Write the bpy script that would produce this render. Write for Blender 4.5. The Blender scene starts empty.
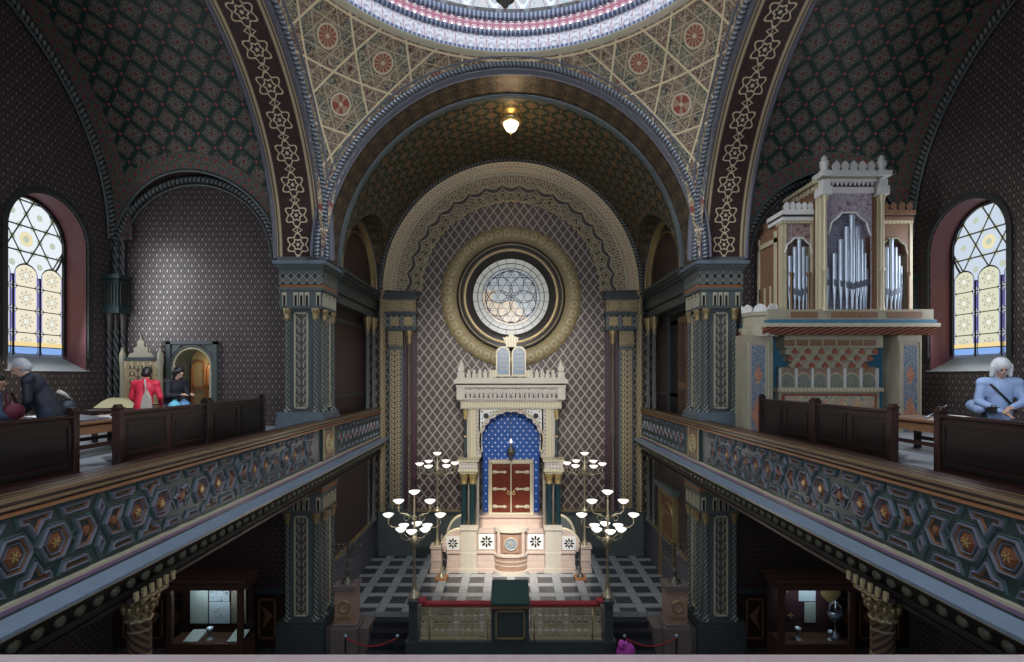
import bpy, bmesh, math, random
from math import pi, sin, cos, sqrt, atan2, radians as R
from mathutils import Vector, Matrix

# ------------------------------------------------------------ camera, light, exposure
EYE = 7.7                       # eye height above the nave floor; shapes below are written relative to it
sc = bpy.context.scene
COL = sc.collection
cd = bpy.data.cameras.new('camera'); cam = bpy.data.objects.new('camera', cd); COL.objects.link(cam)
cam.location = (0, 0, EYE); cam.rotation_euler = (pi/2, 0, 0)
cd.lens = 18.0; cd.sensor_width = 36; cd.shift_x = 0.001; cd.shift_y = 0.044; cd.clip_start = 0.05
sc.camera = cam
sc.view_settings.view_transform = 'Standard'; sc.view_settings.look = 'None'
sc.view_settings.gamma = 1.0; sc.view_settings.use_curve_mapping = False
sc.view_settings.exposure = 0.2
sc.cycles.max_bounces = 5; sc.cycles.diffuse_bounces = 3; sc.cycles.glossy_bounces = 2
sc.cycles.transmission_bounces = 4; sc.cycles.sample_clamp_indirect = 4.0
sc.cycles.caustics_reflective = False; sc.cycles.caustics_refractive = False
w = bpy.data.worlds.new('world'); sc.world = w; w.use_nodes = True
w.node_tree.nodes['Background'].inputs[0].default_value = (0.62, 0.74, 1.0, 1)
w.node_tree.nodes['Background'].inputs[1].default_value = 0.14

def light(name, kind, loc, power, color=(1,1,1), size=1.0, size_y=None, aim=None, spot=60, blend=.5, shape=None):
    l = bpy.data.lights.new(name, kind); l.energy = power; l.color = color
    if kind == 'AREA':
        l.shape = shape or ('RECTANGLE' if size_y else 'SQUARE'); l.size = size
        if size_y: l.size_y = size_y
    elif kind == 'SUN': l.angle = R(size)
    else: l.shadow_soft_size = size
    if kind == 'SPOT': l.spot_size = R(spot); l.spot_blend = blend
    o = bpy.data.objects.new(name, l); COL.objects.link(o)
    o.location = (loc[0], loc[1], loc[2]+EYE)
    if aim is not None:
        d = Vector(aim)-Vector(loc); o.rotation_euler = d.to_track_quat('-Z', 'Y').to_euler()
    return o
# added fill panel behind the west gallery to light the ark wall
light('west_fill_panel', 'AREA', (0, -3.0, 2.5), 600, (.78,.87,1.0), 13, 6.0, aim=(0, 20, -1))
# lantern of the dome
light('dome_lantern_light', 'AREA', (0, 8.9, 13.6), 700, (.80,.88,1.0), 2.6, shape='DISK', aim=(0, 8.9, 0))
# dome chandelier bulbs
light('dome_chandelier_light', 'POINT', (0, 8.9, 7.2), 250, (.95,.95,1.0), .5)
# floodlights on the ark, mounted on the gallery fronts
light('ark_flood_left', 'SPOT', (-3.6, 9.0, 4.5), 8500, (1.0,.92,.80), .25, aim=(-.8, 18.0, -6.1), spot=21, blend=.9)
light('ark_flood_right', 'SPOT', (3.6, 9.0, 4.5), 8500, (.99,.96,.94), .25, aim=(.8, 18.0, -6.1), spot=21, blend=.9)
light('ark_flood_wide', 'SPOT', (0, 6.0, 3.5), 3000, (1.0,.96,.9), .5, aim=(0, 20.0, -1.2), spot=46, blend=.8)
# sun patches that come through the high windows onto the galleries
light('sun_patch_right', 'SPOT', (-1.0, 1.0, 8.0), 1500, (.86,.92,1.0), .12, aim=(6.6, 6.9, -.35), spot=8, blend=.35)
light('sun_patch_right_floor', 'SPOT', (-1.0, 1.0, 8.0), 4200, (.86,.92,1.0), .12, aim=(8.6, 10.2, -1.6), spot=11, blend=.35)
light('sun_patch_left_floor', 'SPOT', (1.0, 1.0, 8.0), 5000, (.86,.92,1.0), .12, aim=(-8.3, 10.3, -1.6), spot=12, blend=.35)
light('organ_fill_spot', 'SPOT', (-8.5, 5.5, 4.6), 1500, (.95,.95,1.0), .3, aim=(8.3, 13.0, 3.0), spot=22, blend=.9)  # added spot that brightens the organ from the left
light('under_gallery_fill_left', 'AREA', (-8, 9.5, -2.7), 22, (.9,.93,1.0), 3, 5, aim=(-8, 9.6, -7))  # added fill to lift the dark under the gallery, no lamp here
light('under_gallery_fill_right', 'AREA', (8, 9.5, -2.7), 14, (.9,.93,1.0), 3, 5, aim=(8, 9.6, -7))  # same added fill on the right
light('window_glow_left', 'AREA', (-11.2, 12.5, 2.4), 70, (.85,.9,1.0), 1.6, 3.2, aim=(0, 12.5, 0))
light('window_glow_right', 'AREA', (11.2, 12.5, 2.4), 70, (.85,.9,1.0), 1.6, 3.2, aim=(0, 12.5, 0))

# ------------------------------------------------------------ node expressions
class F:
    def __init__(s, g, x): s.g = g; s.x = x
    def _m(s, op, b=None, c=None):
        n = s.g.nt.nodes.new('ShaderNodeMath'); n.operation = op
        for i, q in enumerate((s, b, c)):
            if q is None: continue
            if isinstance(q, F): s.g.nt.links.new(q.x, n.inputs[i])
            else: n.inputs[i].default_value = q
        return F(s.g, n.outputs[0])
    def __add__(s, o): return s._m('ADD', o)
    __radd__ = __add__
    def __sub__(s, o): return s._m('SUBTRACT', o)
    def __rsub__(s, o): return (s*-1)+o
    def __mul__(s, o): return s._m('MULTIPLY', o)
    __rmul__ = __mul__
    def __truediv__(s, o): return s._m('DIVIDE', o)
    def abs(s): return s._m('ABSOLUTE')
    def fr(s): return s._m('FRACT')
    def fl(s): return s._m('FLOOR')
    def sin(s): return s._m('SINE')
    def cos(s): return s._m('COSINE')
    def lt(s, o): return s._m('LESS_THAN', o)
    def gt(s, o): return s._m('GREATER_THAN', o)
    def mn(s, o): return s._m('MINIMUM', o)
    def mx(s, o): return s._m('MAXIMUM', o)
    def at2(s, o): return s._m('ARCTAN2', o)
    def sq(s): return s._m('SQRT')
    def cl(s):
        n = s._m('ADD', 0.0); n.x.node.use_clamp = True; return n
    def band(s, c, w): return (s-c).abs().lt(w)          # 1 where |s-c|<w
    def cell(s, p, off=0.0): return ((s/p+off).fr()-.5)*p  # centred coordinate inside a cell
def ln(a, b): return (a*a+b*b).sq()

class G:
    def __init__(s, name):
        s.m = bpy.data.materials.new(name); s.m.use_nodes = True; s.nt = s.m.node_tree
        s.b = s.nt.nodes['Principled BSDF']
        t = s.nt.nodes.new('ShaderNodeUVMap'); t.uv_map = 'uv'; s.uvout = t.outputs[0]
        sp = s.nt.nodes.new('ShaderNodeSeparateXYZ'); s.nt.links.new(t.outputs[0], sp.inputs[0])
        s.u = F(s, sp.outputs[0]); s.v = F(s, sp.outputs[1])
    def vec(s, a, b):
        c = s.nt.nodes.new('ShaderNodeCombineXYZ')
        for i, q in enumerate((a, b)):
            if isinstance(q, F): s.nt.links.new(q.x, c.inputs[i])
            else: c.inputs[i].default_value = q
        return c.outputs[0]
    def noise(s, scale, detail=2, dist=0, vec=None):
        n = s.nt.nodes.new('ShaderNodeTexNoise'); n.inputs['Scale'].default_value = scale
        n.inputs['Detail'].default_value = detail; n.inputs['Distortion'].default_value = dist
        s.nt.links.new(vec or s.uvout, n.inputs['Vector']); return F(s, n.outputs['Fac'])
    def objnoise(s, scale, detail=3):
        t = s.nt.nodes.new('ShaderNodeTexCoord')
        return s.noise(scale, detail, 0, t.outputs['Object'])
    def mix(s, f, a, b):
        n = s.nt.nodes.new('ShaderNodeMix'); n.data_type = 'RGBA'
        if isinstance(f, F): s.nt.links.new(f.x, n.inputs[0])
        else: n.inputs[0].default_value = f
        for i, q in ((6, a), (7, b)):
            if isinstance(q, tuple): n.inputs[i].default_value = (*q, 1)
            else: s.nt.links.new(q, n.inputs[i])
        return n.outputs[2]
    def out(s, col, rough=.6, metal=0, bump=None, bs=.3, bd=.02, emit=None, es=1, spec=.5, var=0):
        if var:
            nz = s.noise(1.7, 4)
            n = s.nt.nodes.new('ShaderNodeHueSaturation')
            v = (nz-.5)*var+1.0
            s.nt.links.new(v.x, n.inputs['Value'])
            if isinstance(col, tuple): n.inputs['Color'].default_value = (*col, 1)
            else: s.nt.links.new(col, n.inputs['Color'])
            col = n.outputs[0]
        def put(k, q):
            if isinstance(q, F): s.nt.links.new(q.x, s.b.inputs[k])
            elif isinstance(q, tuple): s.b.inputs[k].default_value = (*q, 1)
            elif isinstance(q, (int, float)): s.b.inputs[k].default_value = q
            else: s.nt.links.new(q, s.b.inputs[k])
        put('Base Color', col); put('Roughness', rough); put('Metallic', metal)
        s.b.inputs['Specular IOR Level'].default_value = spec
        if bump is not None:
            n = s.nt.nodes.new('ShaderNodeBump'); n.inputs['Strength'].default_value = bs; n.inputs['Distance'].default_value = bd
            s.nt.links.new(bump.x, n.inputs['Height']); s.nt.links.new(n.outputs[0], s.b.inputs['Normal'])
        if emit is not None:
            put('Emission Color', emit); put('Emission Strength', es)
        return s.m

def plain(name, col, rough=.6, metal=0, noise=0.0, nscale=6, spec=.5, emit=None, es=0):
    g = G(name)
    if noise:
        n = g.objnoise(nscale); d = tuple(c*(1-noise) for c in col); l = tuple(min(1, c*(1+noise)) for c in col)
        c = g.mix(n, d, l); return g.out(c, rough, metal, bump=n, bs=.08, spec=spec, emit=emit, es=es)
    return g.out(col, rough, metal, spec=spec, emit=emit, es=es)

def rosette(g, p, q, r0, k=6, w=.02, amp=.3):
    r = ln(p, q); th = q.at2(p)
    e = (r-((th*k).cos()*amp+ (1-amp))*r0).abs().lt(w)
    e2 = (r-((th*k).cos()*-amp*.8+(1-amp))*r0*.5).abs().lt(w)
    return e.mx(e2).mx(r.lt(r0*.14))
def hexd(g, u, v, s):
    a = ln(u.cell(s), v.cell(s*1.732)); b = ln(u.cell(s, .5), v.cell(s*1.732, .5)); return a.mn(b)
def scroll(g, sc_=7, w=.02, dist=1.2):
    n = g.noise(sc_, 1, dist); return (n-.5).abs().lt(w).mx((n-.62).abs().lt(w*.7)).mx((n-.38).abs().lt(w*.7))

MT = {}
def mats():
    # wall diaper: staggered pale leaf marks on purple brown
    def diaper(name, base, mark, pu=.17, pv=.27, red=(.09,.03,.03)):
        g = G(name); u, v = g.u, g.v
        def cellm(off):
            p = u.cell(pu, off); q = v.cell(pv, off)
            d = p.abs()*(2.2/pu)+q.abs()*(1.6/pv)
            return d.lt(.42).mx(d.band(.86, .07)), d
        a, d1 = cellm(0); b, d2 = cellm(.5)
        m = a.mx(b); sc2 = scroll(g, 14, .03)
        c = g.mix(sc2*.5, base, red); c = g.mix(m*.55, c, mark)
        dot = d1.lt(.14).mx(d2.lt(.14)); c = g.mix(dot, c, tuple(min(1, x*1.7) for x in mark))
        MT[name] = g.out(c, .38, m*.55, bump=m, bs=.7, bd=.03, var=.5)
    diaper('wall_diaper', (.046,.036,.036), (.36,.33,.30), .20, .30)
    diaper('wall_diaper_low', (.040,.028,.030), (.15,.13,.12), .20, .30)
    # lattice on the ark wall
    g = G('wall_lattice'); u, v = g.u, g.v
    a = u/.34+v/.46; b = u/.34-v/.46
    p = (a.fr()-.5); q = (b.fr()-.5)
    line = p.abs().gt(.43).mx(q.abs().gt(.43)); line2 = p.abs().band(.36, .02).mx(q.abs().band(.36, .02))
    leaf = ln(p, q).lt(.16); dot = ln(p, q).lt(.06)
    c = g.mix(line2, (.070,.048,.043), (.15,.11,.09)); c = g.mix(leaf, c, (.028,.020,.022)); c = g.mix(line, c, (.40,.345,.29)); c = g.mix(dot, c, (.34,.28,.2))
    MT['wall_lattice'] = g.out(c, .45, .1, bump=line, bs=.5, var=.4)
    # side vault: green straps, medallions
    def vault(name, strap, ground, ground2, med, red, p_=.66):
        g = G(name); u, v = g.u, g.v
        a = (u+v)/p_; b = (u-v)/p_
        p = a.fr()-.5; q = b.fr()-.5; r = ln(p, q)
        s = p.abs().gt(.42).mx(q.abs().gt(.42)); edge = p.abs().band(.405, .014).mx(q.abs().band(.405, .014))
        knot = (p.abs().gt(.43)*q.abs().gt(.43))
        alt = (a.fl()+b.fl())/2; alt = alt.fr().gt(.25)
        c = g.mix(alt, ground, ground2); c = g.mix(scroll(g, 10, .03), c, tuple(x*.75 for x in med))
        c = g.mix(rosette(g, p, q, .30, 6, .022), c, med); c = g.mix(r.lt(.10), c, red)
        c = g.mix(s, c, strap); c = g.mix(edge, c, (.02,.02,.02)); c = g.mix(knot, c, tuple(min(1,x*2.2) for x in red))
        MT[name] = g.out(c, .5, .05, bump=s, bs=.4, var=.3)
    vault('vault_green', (.010,.055,.042), (.055,.045,.038), (.085,.05,.04), (.30,.28,.22), (.20,.045,.035), .70)
    vault('vault_apse', (.014,.055,.04), (.085,.055,.03), (.040,.055,.038), (.26,.20,.11), (.24,.10,.05), .62)
    # red flower border beside the vault arches
    g = G('flower_border'); u, v = g.u, g.v
    d = ln(u.cell(.21), v.cell(.21)); d2 = ln(u.cell(.21,.5), v.cell(.21,.5))
    c = g.mix(scroll(g, 12, .04), (.03,.05,.045), (.20,.19,.16)); c = g.mix(d.lt(.042), c, (.32,.055,.04)); c = g.mix(d2.lt(.028), c, (.26,.08,.05))
    MT['flower_border'] = g.out(c, .5)
    # pendentives
    g = G('pendentive'); u, v = g.u, g.v
    s3 = 1.5; p = 1.3
    f0 = (v/p).fr()-.5
    f1 = ((u*.866+v*.5)/p).fr()-.5; f2 = ((u*.866-v*.5)/p).fr()-.5
    lines = f0.abs().lt(.019).mx(f1.abs().lt(.019)).mx(f2.abs().lt(.019))
    lines2 = f0.abs().band(.25,.009).mx(f1.abs().band(.25,.009)).mx(f2.abs().band(.25,.009))
    g0 = g.noise(2.2, 1); zone = (f1*f2).gt(0)
    c = g.mix(zone, (.13,.035,.03), (.022,.055,.05)); c = g.mix((f0*f1).gt(.03), c, (.17,.10,.05))
    c = g.mix(scroll(g, 6.5, .032, 1.6), c, (.58,.49,.33)); c = g.mix(scroll(g, 13, .03, .8)*.6, c, (.03,.03,.035))
    h = hexd(g, u, v, 1.5011); th = v.cell(2.6).at2(u.cell(1.5))
    rays = (th*12).sin().gt(0)
    c = g.mix(lines2, c, (.52,.43,.27)); c = g.mix(lines, c, (.74,.62,.38))
    c = g.mix(h.lt(.24), c, g.mix(rays, (.30,.07,.05), (.40,.28,.18))); c = g.mix(h.band(.25,.022), c, (.62,.53,.36)); c = g.mix(h.lt(.05), c, (.6,.5,.35))
    MT['pendentive'] = g.out(c, .45, .1, bump=lines, bs=.5)
    # rosette band of the great side arches (v from 0 to 1.16 across)
    g = G('rosette_band'); u, v = g.u, g.v
    q = v-.6; p = u.cell(.78); p2 = u.cell(.78, .5)
    rs = rosette(g, p, q, .31, 6, .021, .16); dm = (p2.abs()*1.5+q.abs()).band(.13, .02)
    stem = q.abs().lt(.012)*p2.abs().lt(.12)
    edge = q.abs().band(.47, .03); edge2 = q.abs().band(.56, .012)
    c = g.mix(scroll(g, 14, .03), (.022,.014,.014), (.10,.045,.035)); c = g.mix(ln(p, q).lt(.2), c, (.05,.03,.03))
    c = g.mix(rs.mx(dm).mx(stem), c, (.74,.62,.40)); c = g.mix(q.abs().gt(.42), c, (.15,.11,.08)); c = g.mix(edge.mx(edge2), c, (.58,.46,.27))
    MT['rosette_band'] = g.out(c, .4, .2, bump=rs.mx(edge), bs=.5)
    # dark band under the east arch
    g = G('arch_band'); u, v = g.u, g.v
    p = u.cell(.5); q = v.cell(.5)
    rs = rosette(g, p, q, .2, 8, .014); c = g.mix(scroll(g, 5, .035), (.022,.024,.026), (.13,.085,.05))
    c = g.mix(rs, c, (.30,.22,.12)); c = g.mix(q.abs().gt(.238), c, (.2,.15,.08))
    MT['arch_band'] = g.out(c, .45, .1)
    # ropes
    def rope(name, a, b, p_, sl=1.0, metal=0, rough=.35):
        g = G(name); f = ((g.u+g.v*sl)/p_).fr(); h = (f-.5).abs()*2
        MT[name] = g.out(g.mix(h.gt(.45), a, b), rough, metal, bump=h, bs=.8, bd=.03)
    rope('rope_blue', (.055,.065,.078), (.20,.225,.25), .11, .3)
    rope('rope_dark', (.02,.026,.03), (.16,.165,.15), .13, .5)
    rope('rope_gold', (.16,.11,.06), (.55,.46,.28), .12, 1, .2)
    rope('rope_maroon', (.04,.02,.022), (.17,.14,.11), .22, 1.6)
    rope('twist_green', (.045,.058,.058), (.23,.24,.21), .17, 1.2)
    # ornament panels: repeated arches/leaves stacked along v, centred on u=0
    def orn(name, base, fig, line, p_=.24, w_=.17):
        g = G(name); u, v = g.u, g.v
        q = v.cell(p_); pu = u.cell(w_*2)
        r_ = ln(pu, (q+.05)*.95); arc = r_.band(.105, .016)*q.gt(-.075); arc2 = r_.band(.14, .007)*q.gt(-.075)
        leaf = (pu.abs()*1.5+(q+.03).abs()).lt(.055).mx((pu.abs()-.11).abs().lt(.014)*(q+.09).abs().lt(.03))
        c = g.mix(scroll(g, 16, .03)*.6, base, tuple(x*.6 for x in fig)); c = g.mix(arc.mx(arc2), c, fig); c = g.mix(leaf, c, line)
        MT[name] = g.out(c, .45, .1, bump=arc.mx(leaf), bs=.5)
    orn('orn_green', (.06,.05,.05), (.34,.33,.27), (.45,.42,.32))
    orn('orn_gold', (.07,.045,.03), (.48,.38,.22), (.6,.5,.3), .2, .16)
    # niche / frieze strip, repeated along u
    g = G('frieze_strip'); u, v = g.u, g.v
    p = u.cell(.22); q = v.cell(.22); d = (p.abs()+q.abs()*.8)
    c = g.mix(d.lt(.075), (.085,.105,.10), (.02,.025,.028)); c = g.mix(d.band(.09, .008), c, (.42,.42,.35)); c = g.mix(p.abs().gt(.1), c, (.19,.20,.18))
    MT['frieze_strip'] = g.out(c, .5, bump=d, bs=.3)
    g = G('gold_strip'); u, v = g.u, g.v
    p = u.cell(.16); q = v.cell(.2); d = ln(p, q)
    c = g.mix(d.lt(.045), (.14,.09,.05), (.05,.03,.02)); c = g.mix(d.band(.06,.012), c, (.52,.41,.23)); c = g.mix(scroll(g, 18, .04), c, (.34,.26,.14))
    MT['gold_strip'] = g.out(c, .4, .25, bump=d, bs=.5)
    g = G('gold_lace'); u, v = g.u, g.v
    p = u.cell(.34); q = v-.34; d = ln(p, q)
    c = g.mix(scroll(g, 9, .05, 1.5), (.10,.07,.035), (.50,.41,.23)); c = g.mix(scroll(g, 20, .05), c, (.36,.28,.14)); c = g.mix(d.band(.10,.02), c, (.56,.47,.28))
    MT['gold_lace'] = g.out(c, .6, .0, bump=d, bs=.3)
    # dome
    g = G('dome_shell'); u, v = g.u, g.v
    k = 2*pi/.75; og = (u*k).cos()+(v*(2*pi/1.1)).cos()
    lines = og.abs().lt(.16); l2 = (og.abs()-.8).abs().lt(.10)
    c = g.mix(og.gt(0), (.12,.24,.30), (.20,.31,.36)); c = g.mix(scroll(g, 9, .04), c, (.50,.40,.34)); c = g.mix(l2, c, (.22,.10,.12)); c = g.mix(lines, c, (.56,.64,.66))
    MT['dome_shell'] = g.out(c, .5)
    g = G('ring_scroll'); u, v = g.u, g.v
    x = u.cell(.28); n = (ln(x, v.cell(.3))*55).sin()
    c = g.mix(n.gt(.1), (.10,.10,.17), (.44,.45,.50)); c = g.mix(scroll(g, 16, .04), c, (.55,.52,.52)); c = g.mix(x.abs().gt(.125), c, (.35,.2,.22))
    MT['ring_scroll'] = g.out(c, .5, bump=n, bs=.3)
    g = G('ring_dots'); u, v = g.u, g.v
    d = ln(u.cell(.2), v.cell(.22)); c = g.mix(d.lt(.035), (.28,.07,.10), (1,.92,.8)); c = g.mix(d.band(.07,.012), c, (.55,.45,.5))
    MT['ring_dots'] = g.out(c, .5, emit=g.mix(d.lt(.03), (0,0,0), (1,.9,.75)), es=.7)
    g = G('ring_blue'); c = g.mix(((g.u/.12).fr()-.5).abs().lt(.2), (.06,.08,.16), (.32,.36,.42)); MT['ring_blue'] = g.out(c, .4)
    # floor
    g = G('tile_floor'); u, v = g.u, g.v
    p = u.cell(.77); q = v.cell(.77); dk = (p.abs().lt(.245))*(q.abs().lt(.245)); gr = p.abs().band(.25,.008).mx(q.abs().band(.25,.008))
    c = g.mix(dk, (.29,.305,.31), (.045,.052,.060)); c = g.mix(gr, c, (.14,.15,.16))
    MT['tile_floor'] = g.out(c, .16, var=.5)
    g = G('nave_floor'); u, v = g.u, g.v
    dk = ((u/.5).fr().gt(.5)-(v/.5).fr().gt(.5)).abs(); MT['nave_floor'] = g.out(g.mix(dk, (.06,.055,.05), (.11,.10,.09)), .3)
    # ark niche
    g = G('star_blue'); u, v = g.u, g.v
    p = u.cell(.24); q = v.cell(.30); p2 = u.cell(.24,.5); q2 = v.cell(.30,.5)
    s = ((p.abs()*q.abs()).sq()*1.6+ln(p,q)*.5).lt(.020).mx(((p2.abs()*q2.abs()).sq()*1.6+ln(p2,q2)*.5).lt(.020)).mx(ln(p,q).lt(.026)).mx(ln(p2,q2).lt(.026))
    MT['star_blue'] = g.out(g.mix(s, (.012,.085,.34), (.95,.9,.75)), .6)
    # stone / marble
    g = G('marble_pink'); n = g.noise(2.5, 5, 1.5); j = (g.v/.24).fr().lt(.04)
    c = g.mix(n, (.42,.31,.25), (.62,.50,.42)); c = g.mix(j, c, (.3,.2,.17)); MT['marble_pink'] = g.out(c, .3)
    g = G('marble_cream'); n = g.noise(3, 5, 1.2); MT['marble_cream'] = g.out(g.mix(n, (.44,.39,.31), (.62,.56,.46)), .35)
    g = G('marble_brown'); n = g.noise(3, 6, 2.0); MT['marble_brown'] = g.out(g.mix(n, (.22,.12,.08), (.46,.30,.22)), .25)
    g = G('lace_stone'); u, v = g.u, g.v
    p = u.cell(.12); q = v.cell(.14); d = ln(p, q); c = g.mix(d.lt(.028), (.50,.45,.40), (.17,.13,.12)); c = g.mix(d.band(.045,.007), c, (.66,.6,.5))
    MT['lace_stone'] = g.out(c, .5, bump=d, bs=.5)
    g = G('cream_gold'); n = g.noise(8, 3); b = ((g.u/.1).fr()-.5).abs().gt(.42); MT['cream_gold'] = g.out(g.mix(b, g.mix(n, (.52,.46,.30), (.68,.61,.42)), (.3,.24,.14)), .4, .1)
    # woods
    def wood(name, a, b, rough=.35, sc_=3):
        g = G(name); n = g.noise(sc_, 4, 0, g.vec(g.u*1.0, g.v*7.0)); MT[name] = g.out(g.mix(n, a, b), rough)
    wood('wood_dark', (.018,.008,.007), (.050,.022,.018), .3)
    wood('wood_black', (.008,.006,.006), (.02,.014,.013), .35)
    wood('wood_mid', (.13,.062,.03), (.26,.135,.07), .35)
    wood('wood_rail', (.14,.085,.04), (.30,.19,.09), .28)
    wood('mahogany', (.085,.016,.010), (.19,.045,.025), .15)
    wood('rail_light', (.40,.30,.29), (.54,.43,.41), .45)
    # paints
    for k, c, r_ in (('paint_green', (.105,.125,.12), .4), ('paint_blue', (.15,.19,.22), .35), ('paint_teal', (.045,.058,.058), .35), ('paint_slate', (.13,.13,.155), .35),
                     ('paint_maroon', (.065,.032,.040), .4), ('paint_orange', (.33,.14,.055), .4), ('paint_cream', (.50,.46,.33), .4), ('panel_brown', (.075,.048,.043), .5),
                     ('ledge_blue', (.20,.26,.33), .3), ('green_dado', (.095,.110,.105), .4), ('reveal_red', (.17,.055,.06), .55), ('sill_grey', (.30,.34,.34), .5),
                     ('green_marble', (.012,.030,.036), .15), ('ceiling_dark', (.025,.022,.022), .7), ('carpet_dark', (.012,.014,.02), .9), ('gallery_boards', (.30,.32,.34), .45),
                     ('green_cloth', (.018,.05,.045), .9), ('velvet_red', (.25,.02,.03), .85), ('violet_line', (.25,.16,.24), .4), ('stone_base', (.16,.13,.12), .4),
                     ('organ_white', (.68,.67,.63), .45), ('organ_cream', (.38,.34,.24), .4), ('organ_blue', (.045,.17,.26), .45), ('organ_red', (.30,.085,.05), .5), ('dark_void', (.006,.006,.007), .8), ('strap_green', (.075,.125,.12), .35), ('strap_slate', (.16,.165,.20), .35), ('boss_brown', (.20,.075,.035), .4), ('boss_green', (.13,.13,.085), .4), ('case_wood', (.085,.042,.028), .4), ('surround', (.045,.05,.05), .4), ('rose_dark', (.045,.038,.034), .35), ('panel_teal', (.028,.055,.055), .35)):
        MT[k] = plain(k, c, r_, 0, .18, 5)
    MT['gold'] = plain('gold', (.62,.46,.20), .32, .7, .25, 14)
    MT['gold_dark'] = plain('gold_dark', (.36,.27,.13), .4, .5, .35, 16)
    MT['gold_bright'] = plain('gold_bright', (.50,.42,.23), .4, .2, .3, 14); MT['brass'] = plain('brass', (.42,.37,.24), .3, .6, .15, 10)
    MT['silver'] = plain('silver', (.50,.58,.68), .38, .55, .08, 6)
    MT['silver_dark'] = plain('silver_dark', (.22,.25,.30), .3, .6)
    MT['bronze'] = plain('bronze', (.12,.11,.09), .35, .6, .2, 14)
    MT['lamp_glass'] = plain('lamp_glass', (.9,.88,.84), .3, emit=(1,.93,.86), es=1.0)
    MT['lamp_warm'] = plain('lamp_warm', (.95,.75,.45), .3, emit=(1,.78,.48), es=2.6)
    MT['black'] = plain('black', (.01,.01,.01), .4)
    # gold carved column with red
    g = G('gilt_column'); u, v = g.u, g.v
    bnd = ((v/.34).fr()).lt(.08); t = ((u+v*1.2)/.13).fr().gt(.5)
    c = g.mix(t, (.07,.03,.025), (.16,.11,.055)); c = g.mix(bnd, c, (.30,.27,.18)); MT['gilt_column'] = g.out(c, .4, .2, bump=t, bs=.5)
    # boss cornice
    g = G('boss_strip'); u, v = g.u, g.v
    d = ln(u.cell(.26), v.cell(.2)); c = g.mix(d.lt(.07), (.03,.026,.024), (.22,.21,.17)); c = g.mix(d.lt(.025), c, (.4,.35,.22)); MT['boss_strip'] = g.out(c, .5, bump=d, bs=.6)
    # organ arabesque
    def arab(name, base, fig, fig2, s_=8):
        g = G(name); c = g.mix(scroll(g, s_, .05, 1.6), base, fig); c = g.mix(scroll(g, s_*2.1, .05, .6)*.7, c, fig2); MT[name] = g.out(c, .5)
    arab('organ_arabesque', (.15,.05,.05), (.46,.40,.38), (.24,.14,.13), 5); arab('organ_arab_pale', (.19,.09,.12), (.56,.55,.60), (.28,.2,.26), 4.5)
    arab('organ_arab_blue', (.13,.15,.20), (.50,.56,.64), (.25,.2,.28)); arab('organ_brown', (.14,.075,.035), (.30,.20,.11), (.2,.08,.05))
    g = G('organ_panel'); u, v = g.u, g.v      # u -.2...2, v 0..1.9: red flames on blue arabesque
    q = v; flame = (u.abs()*2.0+((q-.45)*.75).abs()).lt(.36).mx((u.abs()*2.4+((q-1.45)).abs()).lt(.26))
    c = g.mix(flame, (.03,.13,.25), (.45,.12,.06)); c = g.mix(scroll(g, 11, .025, 1.4), c, (.50,.40,.28)); c = g.mix(u.abs().band(.19,.012), c, (.55,.48,.32)); c = g.mix(u.abs().gt(.205), c, (.5,.44,.3)); MT['organ_panel'] = g.out(c, .5)
    g = G('organ_niche'); u, v = g.u, g.v
    p = u.cell(.42); q = v; arch = (p*p*4+q).lt(.52); c = g.mix(arch, (.34,.11,.07), (.10,.20,.21)); c = g.mix(scroll(g, 11, .05), c, (.32,.29,.2)); c = g.mix((p*p*4+q).band(.53,.02), c, (.52,.46,.3)); MT['organ_niche'] = g.out(c, .5)
    g = G('organ_frieze'); u, v = g.u, g.v
    p = u.cell(.42); q = v-.22; fl = (p.abs()*1.4+q.abs()).lt(.19); c = g.mix(fl, (.04,.15,.21), (.40,.12,.07)); c = g.mix(scroll(g, 11, .05), c, (.6,.45,.27)); MT['organ_frieze'] = g.out(c, .5)
    rope('dentil_red', (.10,.03,.02), (.45,.16,.09), .13, .6); rope('dentil_cream', (.16,.10,.05), (.62,.55,.38), .15, 0)
    # lectern rail lattice
    # stained glass
    def glass(name, warm, edge, star):
        g = G(name); u, v = g.u, g.v      # u across (0 centre), v up from sill
        cw = .7; p = u.cell(cw, .5); row = v.cell(.56)
        lead = p.abs().band(.31,.012).mx(p.abs().gt(.338)); oct_ = (p.abs()+row.abs()).band(.50,.013); hb = row.abs().gt(.268)
        d = ln(p, row); ros = rosette(g, p, row, .17, 8, .012)
        low = g.mix(p.abs().gt(.27), warm, edge); low = g.mix(ros, low, (.25,.2,.12)); low = g.mix(d.lt(.07), low, (.9,.92,.8))
        low = g.mix((p.abs()+row.abs()).gt(.51), low, (.8,.85,1)); low = g.mix(v.lt(.22), low, (.25,.45,.9)); low = g.mix(v.band(.28,.06), low, (.95,.75,.35))
        leadm = lead.mx(oct_*row.abs().gt(.18)).mx(hb).mx(v.band(.22,.012))
        q = v-2.85; r = ln(u, q); th = q.at2(u)
        sl = ((th*3).cos().abs()*.35+.45); stl = (r-sl).abs().lt(.022)
        k = 6; l1 = ((u*.866+q*.5)/.62).fr().band(.5,.03).mx(((u*.866-q*.5)/.62).fr().band(.5,.03)).mx((q/.62).fr().band(.5,.03))
        top = g.mix(r.lt(.18), star, (.9,.8,.5)); top = g.mix(hexd(g, u, q, .358).lt(.08), top, (.55,.62,.5))
        tl = l1.mx(r.band(1.02,.03))
        hd_ = ((p*p*-1+.095).mx(0)).sq()+1.93; up = v.gt(hd_); colr = g.mix(up, low, top); L = leadm*(1-up)+tl*up; L = L.mx((v-hd_).abs().lt(.02))
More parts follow.
